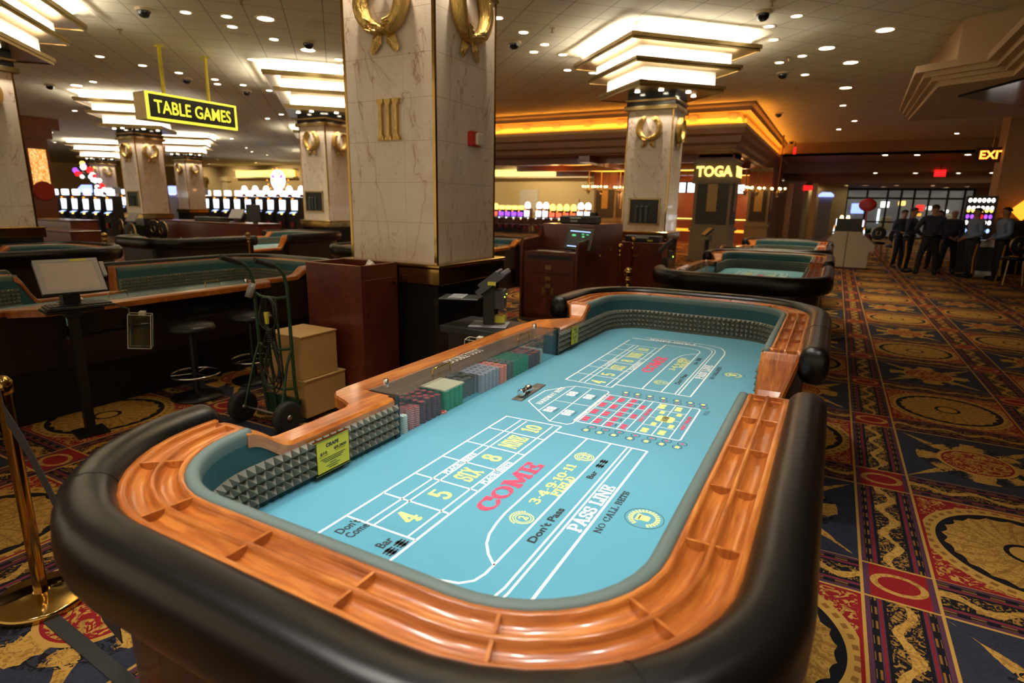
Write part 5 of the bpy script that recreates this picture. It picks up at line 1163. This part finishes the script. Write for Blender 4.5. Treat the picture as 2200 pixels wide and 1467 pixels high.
o = MB().box(.95, 1.01, 26.2, 26.3, 0, 1.75, .01).ball((.98, 26.25, 1.95), .30, 14, 8, (1, .15, .8)).build('red_round_sign', 'red_plastic'); tag(o, 'red round topper sign above the white-ended slot bank', 'sign')
# ================================================================ left background signs
ws = empty('wheel_sign', (-37.4, 31.5, 3.25), 0, 'glowing multicoloured wheel sign above the far left slot machines', 'sign')
MB().cyl((0, 0, 0), .75, .08, 36, 'y').build('wheel_back', 'white_glow', ws); MB().cyl((0, .12, -3.25), .1, 3.0, 12).build('sign_pole', 'black_plastic', ws)
for k in range(12):
    a = k*pi/6; MB().prism([(.16*K(a), .16*S(a)), (.66*K(a-.2), .66*S(a-.2)), (.66*K(a+.2), .66*S(a+.2))], -.05, -.01, 'y').build('wheel_segment', ['white_glow', 'purple_glow', 'amber_glow', 'screen_blue'][k % 4], ws, rec=True)
for k in range(16):
    a = k*pi/8; MB().ball((1.0*K(a)*1.15, 0, .85*S(a)), .06, 8, 6).build('bulb', 'orange_glow', ws)
for x, y, d in ((-35.2, 17.3, 'ATM-like kiosk with glowing blue arched sign before the farthest left column'), (-30.3, 19.0, 'ATM-like kiosk with glowing blue arched sign before the thin distant column')):
    t = empty('blue_sign_kiosk', (x, y, 0), .25, d, 'kiosk', 'kiosks with blue arched signs')
    MB().prism([(-.62, 1.98), (.62, 1.98), (.62, 2.15), (.3, 2.38), (-.3, 2.38), (-.62, 2.15)], -.1, .1, 'y').build('arched_sign', 'blue_sign', t, rec=True)
    MB().box(.66, 1.5, -.08, .08, 2.0, 2.2).build('side_sign', 'white_glow', t)
    MB().box(-.5, .5, .0, .6, 0, 1.9, .03).build('kiosk_body', 'light_plastic', t); MB().box(.5, 1.5, .1, .6, 1.95, 2.3, .02).build('canopy', 'light_plastic', t)
lp_ = empty('lit_pillar', (-28.4, 12.12, 0), 0, 'wood-capped pillar with glowing orange patterned panel at far left', 'pillar')
MB().box(-.42, .42, -.42, .42, 0, 1.75).build('pillar_base', 'toga_wood', lp_)
MB().box(-.40, .40, -.40, .40, 3.55, 3.95).box(-.55, .55, -.55, .55, 3.95, 4.3).box(-.75, .75, -.75, .75, 4.3, 4.72).build('wood_capital', 'toga_wood', lp_)
s = Sh('lit_relief'); p = s.pos(); n_ = s.noise(s.scale(p, (1, 1, .5)), 9, 3, .6, 3); em = s.ramp(n_, [(.38, (.75, .16, .01)), (.52, (1, .40, .06)), (.6, (1, .75, .35))]); MT['lit_relief'] = s.set(col=(.1, .05, .02), em=em, es=.9, rough=.5)
MB().box(-.36, .40, -.30, .30, 1.75, 3.55).build('glowing_panel', 'lit_relief', lp_)
for q in (-1, 1): MB().box(-.38, .42, *sorted((q*.30, q*.40)), 1.75, 3.55).build('panel_frame', 'toga_wood', lp_)
o = MB().lathe([(.36, -.03), (.38, 0), (.36, .03)], (-27.93, 12.12, 1.95), 24, 'x').build('red_oval_sign', 'red_plastic'); tag(o, 'red oval sign on the lower part of the glowing orange pillar', 'sign')
rr = random.Random(2)
fs_ = empty('firework_topper', (-33.2, 16.6, 0), 0, 'tall cluster of purple, red and white lights above the far left slot machines', 'lights')
for k in range(22):
    t_ = k/21; c = rr.choice(['purple_glow', 'white_glow', 'red_glow', 'amber_glow', 'white_glow']); MB().ball((-1.2+2.4*t_+rr.uniform(-.3, .3), rr.uniform(-.1, .1), 3.3-1.5*t_+rr.uniform(-.35, .35)), rr.uniform(.08, .16), 10, 7).build('light_globe', c, fs_)
MB().tube([(-1.2, 0, 3.2), (0, 0, 2.4), (0, 0, 0)], .08, 8).tube([(0, 0, 2.4), (1.2, 0, 1.8)], .06, 8).build('topper_stem', 'black_plastic', fs_)
# yellow light coves and pilasters on the back wall
for x0, x1, z0, z1, d in ((-48.4, -40.9, 3.75, 4.3, 'glowing yellow light cove high on the far left back wall'), (-21.6, -13.7, 3.62, 4.05, 'glowing yellow light cove high on the cream wall right of the big column')):
    t = empty('light_cove', ((x0+x1)/2, 36.3, (z0+z1)/2), 0, d, 'light cove'); a = (x1-x0)/2; b = (z1-z0)/2; n = max(4, int(a*2))
    for k in range(n): MB().box(-a+2*a*k/n+.02, -a+2*a*(k+1)/n-.02, -.12, .0, -b, b).build('glow_panel', 'yellow_cove', t)
    MB().box(-a-.1, a+.1, -.3, .15, b, b+.12).box(-a-.1, a+.1, -.3, .15, -b-.12, -b).build('cove_moulding', 'cream_trim', t)
for x in (-60, -57, -53.5, -50, -39.5, -37, -33, -29): 
    o = MB().box(x-.35, x+.35, 36.1, 36.5, 0, 3.4).box(x-.5, x+.5, 35.95, 36.5, 3.4, 3.8).build('wall_pilaster', 'cream_trim'); tag(o, 'cream pilaster with square capital on the far back wall', 'pilaster', 'pilasters on the far back wall')
o = MB().box(-19.3, -17.9, 36.42, 36.5, 1.2, 2.75).build('trim_3', 'white_panel', kind='structure')
# ================================================================ bar with orange cove
bc = empty('bar_cornice', (-2.85, 19.2, 0), 0, 'orange-lit classical cornice of the bar, turning the corner right of the right column', 'cornice')
def cornice_piece(prof, name, mat, closed=True):
    # sweeps along front (y=19.2) then side (x=-2.85)
    pts = [(-13+2.85, 0, 0, -1), (-.0, 0, 1, -1), (0, 20.5, 1, 0)]
    return MB().sweep(pts, prof, closed, smooth=False).build(name, mat, bc, rec=True)
cornice_piece([(-.35, 4.50), (.30, 4.50), (.34, 4.60), (.42, 4.66), (.45, 4.72), (-.35, 4.72)], 'crown_moulding', 'soffit')
cornice_piece([(-.35, 4.20), (-.20, 4.20), (-.05, 4.26), (.0, 4.36), (-.02, 4.50), (-.35, 4.50)], 'cove_face', 'cream_trim')
cornice_piece([(-.35, 4.06), (.20, 4.06), (.22, 4.10), (.22, 4.165), (.19, 4.165), (.19, 4.12), (-.35, 4.12)], 'cove_ledge', 'cream_trim')
cornice_piece([(-.4, 3.45), (-.05, 3.45), (-.02, 3.60), (.08, 3.66), (.10, 3.84), (.18, 3.90), (.20, 4.06), (-.4, 4.06)], 'fascia', simple('fascia_brown', (.24, .13, .06), .5))
cornice_piece([(.12, 4.125), (.155, 4.125), (.155, 4.155), (.12, 4.155)], 'orange_tube', emit('orange_tube', (1, .36, .035), 34))
for k in range(9): MB().lathe([(.02, 0), (.10, .02), (.13, .0), (.13, -.03)], (-9.4+k*1.15, -.02, 4.35), 14, 'y').build('rosette', 'cream_trim', bc)
for k in range(60): MB().box(.02, .12, .6+k*.32, .74+k*.32, 4.24, 4.42, .02).build('dentil', 'cream_trim', bc)
MB().box(-13, -3.1, 19.5, 36.4, 3.42, 3.5).build('ceiling_bar', 'toga_wood', kind='structure')
m = MB()
for i, (x, y) in enumerate(((-9.5, 22), (-6.2, 22), (-9.5, 26.5), (-6.2, 26.5), (-4.2, 31))):
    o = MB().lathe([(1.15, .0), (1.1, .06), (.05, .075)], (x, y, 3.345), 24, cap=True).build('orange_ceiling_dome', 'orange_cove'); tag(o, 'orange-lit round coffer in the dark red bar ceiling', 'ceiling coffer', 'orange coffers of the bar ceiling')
for y in (20.5, 24.2, 28.5): MB().box(-13, -3.1, y, y+.35, 3.2, 3.42).build('trim_4', 'toga_wood', kind='structure')
for x in (-7.9, ): MB().box(x-.2, x+.2, 19.6, 33, 3.2, 3.42).build('trim_5', 'toga_wood', kind='structure')
for k in range(5):
    dup(dl, (-7.4+.25*k, 23.2+.2*k, 3.419), 0, 'small bar spotlight in a cluster under the dark red ceiling', 'spotlights of the bar ceiling').scale = (.7, .7, 1)
MB().box(-9.3, -2.9, 33, 33.2, 0, 3.42).build('wall_bar', 'toga_wood', kind='structure')
MB().box(-2.95, -2.85, 31, 36, 0, 4.1).build('wall_bar_side', 'soffit', kind='structure')
bl = bpy.data.lights.new('bar_lamp', 'POINT'); bl.energy = 60; bl.color = (1, .45, .15); bl.shadow_soft_size = .15
for x, y, z in ((-6.3, 31.5, 2.6), (-4.2, 30.5, 2.4), (-8.6, 30.5, 2.5), (-11, 24, 2.6)):
    o = bpy.data.objects.new('bar_lamp', bl); scn.collection.objects.link(o); o.location = (x, y, z)
def toga_pillar(x, y, w_, big, d):
    t = empty('bar_pillar', (x, y, 0), 0, d, 'pillar'); h = w_/2
    MB().box(-h-.06, h+.06, -.06, w_+.06, 0, .14).box(-h, h, 0, w_, .14, .98).box(-h-.05, h+.05, -.05, w_+.05, .98, 1.08).build('stone_base', 'toga_stone', t)
    MB().box(-h+.03, h-.03, .03, w_-.03, 1.08, 2.52).build('stone_shaft', 'toga_stone', t)
    for a, (cx, cy, sx) in (('f', (0, .03, 1)), ('s', (h-.03, h, 0))):
        if sx: MB().box(-h+.14, h-.14, -.0, .03, 1.2, 2.5).build('dark_panel', 'dark_panel', t); MB().box(-.16, .16, -.02, .0, 1.62, 2.5).build('ochre_stripe', 'ochre_panel', t)
        else: MB().box(h-.03, h, .14, w_-.14, 1.2, 2.5).build('dark_panel', 'dark_panel', t); MB().box(h, h+.02, h-.13, h+.13, 1.62, 2.5).build('ochre_stripe', 'ochre_panel', t)
    MB().box(-h-.05, h+.05, -.05, w_+.05, 2.52, 2.62).box(-h+.02, h-.02, .02, w_-.02, 3.24, 3.46).build('stone_moulding', 'toga_stone', t)
    if big:
        MB().box(-h-.03, h+.03, -.03, w_+.03, 2.62, 3.24).build('sign_box', 'toga_stone', t)
        tm = MB(); put_text(tm, 'TOGA', (0, -.045, 2.90), (1, 0, 0), (0, 0, 1), .34, 1.14, bold=.03, ext=.012); tm.build('lettering', 'amber_glow', t)
        tm = MB(); put_text(tm, 'TOGA', (h+.045, h, 2.90), (0, 1, 0), (0, 0, 1), .34, 1.14, bold=.03, ext=.012); tm.build('side_lettering', 'amber_glow', t)
        MB().box(-h-.08, h+.08, -.08, w_+.08, 3.22, 3.28).box(-h-.1, h+.1, -.1, w_+.1, 3.62, 3.70).box(-h-.2, h+.2, -.2, w_+.2, 3.70, 3.9).build('cap_moulding', 'toga_stone', t)
        MB().box(-h+.02, h-.02, .02, w_-.02, 3.30, 3.62).build('cap_block', 'toga_stone', t); MB().box(-h+.1, h-.1, .0, .02, 3.34, 3.56).build('grille', 'dark_panel', t)
    else: MB().box(-h, h, 0, w_, 2.62, 3.3).build('upper_shaft', 'toga_wood', t)
toga_pillar(-3.68, 20.5, 1.26, True, 'stone pillar carrying the glowing TOGA sign right of the right column')
toga_pillar(-2.62-.45, 28, .95, False, 'wooden bar pillar with ochre stripe right of the TOGA pillar')
toga_pillar(-10.1, 28, 1.2, False, 'bar pillar with ochre stripe seen left of the right column')
def sconce(x, y, z, d, n=5, r=.28):
    t = empty('bulb_chandelier', (x, y, z), 0, d, 'chandelier', 'bulb chandeliers of the bar')
    MB().lathe([(.03, -.3), (.09, -.2), (.03, -.1), (.03, (3.42 if x < -3.05 else CEIL)-z)], n=12).build('stem', 'dull_brass', t)
    for k in range(n):
        a = 2*pi*k/n; MB().tube([(0, 0, -.15), (r*.6*K(a), r*.6*S(a), -.18), (r*K(a), r*S(a), -.06)], .014, 6).build('arm', 'dull_brass', t); MB().ball((r*K(a), r*S(a), 0), .045, 10, 8).build('bulb', 'bulb_glow', t)
    MB().box(-.05, .05, 0, .06, -.35, -.2).build('wall_mount', 'dull_brass', t)
for x, y, z, d in ((-3.56, 27.2, 2.62, 'bulb chandelier left on the wooden bar pillar'), (-3.12, 27.5, 2.6, 'bulb chandelier centred on the wooden bar pillar'), (-2.32, 27.6, 2.58, 'bulb chandelier right on the wooden bar pillar'), (-10.7, 27.3, 2.65, 'bulb chandelier left of the bar pillar behind the podium'), (-10.1, 27.4, 2.65, 'bulb chandelier centred on the bar pillar behind the podium'), (-9.15, 27.4, 2.62, 'bulb chandelier right on the bar pillar behind the podium')): sconce(x, y, z, d)
for x0, x1, y, z0, z1, d in ((-7.75, -7.30, 32.9, 2.52, 3.06, 'left of two glowing television screens above the bar'), (-7.22, -6.78, 32.9, 2.52, 3.06, 'second glowing television screen above the bar'), (-4.75, -4.25, 32.9, 2.48, 2.95, 'glowing television screen between the bar pillars')):
    o = MB().box(x0, x1, y-.08, y+.05, z0, z1).build('television', 'black_plastic'); MB().box(x0+.02, x1-.02, y-.09, y-.08, z0+.02, z1-.02).build('screen', 'screen_white', o); tag(o, d, 'television')
o = MB().box(-8.4, -3.1, 31.6, 32.2, 0, 1.1).build('bar_counter', 'toga_wood'); tag(o, 'dark wooden bar counter behind the pillars', 'bar counter'); MB().box(-8.4, -3.1, 31.55, 31.6, .55, .68).build('under_lighting', 'orange_glow', o)
o = MB().box(-8.4, -3.1, 32.5, 33.0, 1.1, 1.25).build('back_bar_shelf', 'toga_wood'); tag(o, 'lit back bar shelf under the television screens', 'shelf'); MB().box(-8.4, -3.1, 32.48, 32.5, 1.15, 1.19).build('shelf_light', 'amber_glow', o)
for x in (-2.2, -1.1): 
    o = MB().box(x-.12, x+.12, 33, 33.3, 0, 3.0).build('alcove_post', 'cream_trim'); tag(o, 'cream post framing the alcove left of the entrance doors' if x < -2 else 'second cream post of the alcove left of the entrance doors', 'post')
o = MB().box(-.9, -.3, 34.5, 34.6, 1.5, 2.4, .0).build('kiosk_blue_light', 'light_plastic'); tag(o, 'pale kiosk with a blue arched light in the alcove', 'kiosk'); MB().prism([(-.35, 2.4), (.35, 2.4), (.35, 2.5), (.2, 2.62), (-.2, 2.62), (-.35, 2.5)], 34.4, 34.6, 'y').build('blue_light', 'blue_sign', o).location = (-.6, 0, 0); MB().box(-.9, -.3, 34.5, 34.9, 0, 1.5).build('kiosk_base', 'light_plastic', o)
# ================================================================ entrance doors
dw = MB()
xs = [.45, 1.60, 2.75, 3.5, 4.2, 5.0, 5.95, 6.8, 7.25]
for x in xs: dw.box(x-.06, x+.06, 45.94, 46.06, 0, 3.2)
dw.box(.4, 7.3, 45.95, 46.05, 2.50, 2.62).box(.4, 7.3, 45.95, 46.05, 3.05, 3.2).box(.4, 7.3, 45.95, 46.05, 0, .12).box(.4, 7.3, 45.96, 46.04, 1.0, 1.1)
dw.build('door_1', 'black_paint', kind='structure')
MB().box(.45, 7.25, 45.99, 46.0, .1, 3.1).build('window_1', 'glass', kind='structure')
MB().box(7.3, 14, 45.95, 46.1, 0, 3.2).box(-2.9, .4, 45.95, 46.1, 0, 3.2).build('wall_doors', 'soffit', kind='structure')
MB().box(-1, 9, 50, 50.1, 0, 3.4).build('wall_outside', 'corridor_glow', kind='structure')  # wall glows by itself to stand in for the corridor light
rr = random.Random(6)
for k, (x, z, a, b, c) in enumerate(((1.3, 1.9, .45, .35, 'blue_sign'), (1.2, .8, .5, .35, 'white_panel'), (2.9, 2.2, .25, .2, 'white_glow'), (2.6, 1.4, .06, .5, 'screen_white'), (3.1, .9, .35, .45, 'white_panel'), (3.9, 2.3, .2, .15, 'amber_glow'), (5.0, 2.0, .22, .2, 'red_glow'), (5.5, 2.0, .15, .12, 'white_glow'), (6.4, 1.3, .5, .3, 'white_panel'), (6.5, 1.8, .12, .1, 'white_glow'), (5.0, 1.55, .12, .09, 'orange_glow'))):
    o = MB().box(x-a, x+a, 49.7, 49.995, z-b, z+b, .03).build('shop_display', c); tag(o, 'blurred lit display in the corridor beyond the entrance doors', 'display', 'lit displays beyond the doors')
# ================================================================ right edge group
d_ = empty('diamond_sign_machine', (4.66, 22.0, 0), .3, 'slot machine with orange diamond topper behind the rightmost officer', 'slot machine')
MB().prism([(-.30, 1.82), (0, 2.10), (.30, 1.82), (0, 1.54)], -.05, .05, 'y').build('diamond_topper', 'orange_glow', d_, rec=True); MB().box(-.3, .3, .05, .6, 0, 1.6, .02).build('cabinet', 'black_plastic', d_)
t = empty('tall_slot_machine', (3.62, 21.6, 0), -.1, 'tall slot machine with rows of white and red lights between the two right officers', 'slot machine')
MB().box(-.36, .36, 0, .6, 0, 2.2, .02).build('cabinet', 'black_plastic', t)
for j, z in enumerate((2.08, 1.86, 1.80, 1.62, 1.45, 1.22)):
    for i in range(6): MB().ball((-.27+i*.105, -.01, z), .042, 8, 6, (1, .4, 1.5)).build('light_window', ['white_glow', 'white_glow', 'amber_glow', 'red_glow' if i in (2, 3) else 'purple_glow', 'white_glow', 'screen_blue'][j], t)
t = empty('waste_bin', (3.75, 20.55, 0), 0, 'black waste bin with steel bands between the two right officers', 'bin')
MB().box(-.2, .2, -.2, .2, .16, .82, .01).build('bin_body', 'black_plastic', t); MB().box(-.19, .19, -.19, .19, 0, .16).box(-.21, .21, -.21, .21, .82, 1.0).build('steel_band', 'steel', t)
t = empty('card_table', (5.3, 19.6, 0), .2, 'card table with green felt cut by the right picture edge', 'table')
MB().lathe([(1.0, .90), (1.06, .93), (1.06, .97), (.95, .99)], n=36).build('padded_rim', 'leather', t); MB().cyl((0, 0, .94), .96, .04, 36).build('felt_top', 'green_wall', t); MB().cyl((0, 0, 0), .35, .9, 20).build('pedestal', 'cabinet_wood', t)
o = MB().box(3.02, 3.42, 12.2, 12.6, 0, 1.18, .01).build('dark_post', 'cabinet_wood'); tag(o, 'dark wooden post cut off at the right picture edge', 'post')
pl_ = empty('potted_plant', (1.05, 25.4, .9), 0, 'green leafy plant behind the slot bank near the entrance', 'plant'); rr = random.Random(3); m = MB()
for k in range(60):
    a = rr.random()*6.28; b = rr.uniform(.3, 1.2); L_ = rr.uniform(.2, .4); tip = Vector((L_*K(a)*K(b), L_*S(a)*K(b), L_*S(b))); sd = Vector((-S(a), K(a), 0))*.03
    m.add([(0, 0, 0), tuple(tip*.5+sd), tuple(tip), tuple(tip*.5-sd)], [(0, 1, 2, 3)])
m.build('leaves', 'plant', pl_); MB().lathe([(.12, -.9), (.2, -.3), (.18, 0)], n=16).build('pot', 'brown_cushion', pl_)
# ================================================================ officers
def skinned(name, V_, E_, R_, mat, parent, lv=2):
    me = bpy.data.meshes.new(name); me.from_pydata(V_, E_, []); o = bpy.data.objects.new(name, me); scn.collection.objects.link(o)
    md = o.modifiers.new('skin', 'SKIN'); md.use_smooth_shade = True
    for i, r in enumerate(R_): me.skin_vertices[0].data[i].radius = (r, r) if not isinstance(r, tuple) else r
    me.skin_vertices[0].data[0].use_root = True
    sb = o.modifiers.new('sub', 'SUBSURF'); sb.levels = sb.render_levels = lv
    me.materials.append(MT[mat]); o.parent = parent; return o
def person(x, y, rz, label, shirt='navy_shirt', arms='folded', stance=.13, hgt=1.86, lean=0, stripe=True, hair='hair'):
    t = empty('person', (x, y, 0), rz, label, 'person', None); s = hgt/1.80; t.scale = (s, s, s)
    # local frame: faces -y, x to the person's left-hand side as seen by us on the right
    A = {'folded': [((.215, 0, 1.42), (.27, .03, 1.16), (.12, -.20, 1.08)), ((-.215, 0, 1.42), (-.27, .03, 1.16), (-.12, -.20, 1.10))],
         'down': [((.215, 0, 1.42), (.28, .03, 1.14), (.27, -.05, .88)), ((-.215, 0, 1.42), (-.28, .03, 1.14), (-.27, -.05, .88))],
         'front': [((.215, 0, 1.42), (.26, .02, 1.14), (.07, -.24, 1.02)), ((-.215, 0, 1.42), (-.26, .02, 1.14), (-.06, -.24, 1.00))],
         'hips': [((.215, 0, 1.42), (.36, .06, 1.16), (.20, -.08, 1.00)), ((-.215, 0, 1.42), (-.30, .04, 1.13), (-.26, -.04, .88))]}[arms]
    hz = lean
    core = [(0, .01, .98), (0, .0, 1.12), (0, -.01, 1.28), (0, -.01+hz, 1.42), (0, .0+hz, 1.52), (0, -.01+hz, 1.60), (0, -.02+hz, 1.68), (0, -.02+hz, 1.745)]
    rc = [(.11, .09), (.11, .085), (.12, .09), (.10, .075), (.056, .056), (.066, .080), (.084, .102), (.066, .080)]
    V_ = list(core); E_ = [(i, i+1) for i in range(7)]; R_ = list(rc)
    for sh_, el, ha in A:
        b = len(V_); V_ += [sh_, el, ha]; E_ += [(3, b), (b, b+1), (b+1, b+2)]; R_ += [.045, .038, .029]
        h = Vector(ha); d = (h-Vector(el)).normalized(); p = len(V_); V_.append(tuple(h+d*.07)); E_.append((b+2, p)); R_.append((.036, .020))
        sd = d.cross(Vector((0, 0, 1))).normalized() if abs(d.z) < .9 else Vector((0, 1, 0))
        for k in range(4): q = len(V_); V_.append(tuple(h+d*.10+sd*(.024-.016*k))); V_.append(tuple(h+d*(.165-.008*abs(k-1))+sd*(.028-.019*k)+Vector((0, 0, -.012)))); E_ += [(p, q), (q, q+1)]; R_ += [.0095, .0075]
        q = len(V_); V_.append(tuple(h+d*.05-sd*.035)); V_.append(tuple(h+d*.10-sd*.055)); E_ += [(b+2, q), (q, q+1)]; R_ += [.012, .009]
    for sx in (-1, 1):
        b = len(V_); V_ += [(sx*.085, .01, .90), (sx*(stance*.85), -.015, .50), (sx*stance, .02, .09), (sx*(stance+.02), -.12, .045)]; E_ += [(0, b), (b, b+1), (b+1, b+2), (b+2, b+3)]; R_ += [.060, .045, .035, .032]
    skinned('body', V_, E_, R_, 'skin', t)
    V2 = [(0, .01, .93), (0, 0, 1.12), (0, -.01, 1.28), (0, -.01+hz, 1.42), (0, hz, 1.535)]; E2 = [(0, 1), (1, 2), (2, 3), (3, 4)]; R2 = [(.175, .14), (.170, .135), (.20, .15), (.185, .135), (.082, .082)]
    for sh_, el, ha in A:
        b = len(V2); w_ = tuple(Vector(el).lerp(Vector(ha), .92)); V2 += [sh_, el, w_]; E2 += [(3, b), (b, b+1), (b+1, b+2)]; R2 += [.078, .060, .044]
    skinned('uniform_shirt', V2, E2, R2, shirt, t)
    V3 = [(0, .01, 1.05), (0, .01, .93)]; E3 = [(0, 1)]; R3 = [(.185, .15), (.175, .145)]
    for sx in (-1, 1):
        b = len(V3); V3 += [(sx*.10, .01, .84), (sx*(stance*.86), -.01, .50), (sx*stance, .02, .10)]; E3 += [(1, b), (b, b+1), (b+1, b+2)]; R3 += [.105, .080, .066]
    skinned('trousers', V3, E3, R3, 'navy_trousers', t)
    if stripe:
        for sx in (-1, 1):
            pts = [(sx*.205, .01, .88), (sx*(stance*.86+.083), -.01, .50), (sx*(stance+.066), .02, .12)]
            m = MB(); vs = []
            for px_, py_, pz in pts: vs += [(px_, py_-.022, pz), (px_, py_+.022, pz), (px_+sx*.008, py_, pz)]
            m.add(vs, [(0, 3, 5, 2), (2, 5, 4, 1), (3, 6, 8, 5), (5, 8, 7, 4), (0, 1, 4, 3), (3, 4, 7, 6)]).build('gold_trouser_stripe', 'gold_stripe', t)
    MB().lathe([(.172, .0), (.182, .01), (.182, .05), (.172, .06)], (0, .01, .985), 24).build('belt', 'boot', t).scale = (1.08, .86, 1)
    for sx in (-1, 1):
        m = MB().ball((sx*(stance+.012), -.055, .05), .062, 14, 8, (.85, 2.3, .8)); m.cyl((sx*stance, .02, .04), .055, .10, 12); m.build('boot', 'boot', t)
        MB().ball((sx*.078, -.01+hz, 1.66), .020, 8, 6, (.5, 1, 1.4)).build('ear', 'skin', t)
        MB().ball((sx*.030, -.105+hz, 1.685), .009, 8, 6).build('eye', 'boot', t)
    MB().ball((0, -.115+hz, 1.655), .016, 8, 6, (.8, 1.1, 1.5)).build('nose', 'skin', t)
    MB().box(-.024, .024, -.104+hz, -.096+hz, 1.612, 1.620, .002).build('mouth', 'red_plastic', t)
    if hair == 'skin': return t
    m = MB(); n, mm = 20, 8; vs = []
    for j in range(mm+1):
        th = .5*pi*j/mm*1.12
        for i in range(n):
            a = 2*pi*i/n; bk = 1.0 if S(a) > -.2 else .72; zz = K(th*bk); vs.append((.092*S(th*bk)*K(a), -.015+hz+.114*S(th*bk)*S(a), 1.70+.088*zz))
    m.add(vs, [(j*n+i, j*n+(i+1) % n, (j+1)*n+(i+1) % n, (j+1)*n+i) for j in range(mm) for i in range(n)], smooth=True).build('hair', hair, t)
    return t
person(1.93, 20.5, math.radians(70), 'officer at the left of the group, turned right, gold stripe on dark trousers', stance=.08)
person(1.83, 21.9, math.radians(30), 'officer half hidden behind the broad-backed officer', hgt=1.80)
person(2.38, 20.05, math.radians(186), 'broad-shouldered officer in dark uniform with his back to us, legs apart', 'navy_shirt', 'hips', .20, 1.95, stripe=False)
person(2.78, 22.2, math.radians(-20), 'officer glimpsed behind the shoulder of the broad-backed officer', hgt=1.80)
person(2.95, 20.9, math.radians(8), 'bald-looking officer facing us in dark uniform, hands in front', 'navy_shirt', 'front', .16, 1.84, hair='skin')
person(3.33, 20.0, math.radians(-72), 'officer in blue shirt facing left with forearms raised, second from right', 'blue_shirt', 'front', .10, 1.88)
person(3.86, 19.6, math.radians(-78), 'rightmost officer in blue shirt facing left, gold stripe down the trousers', 'blue_shirt', 'front', .11, 1.90)
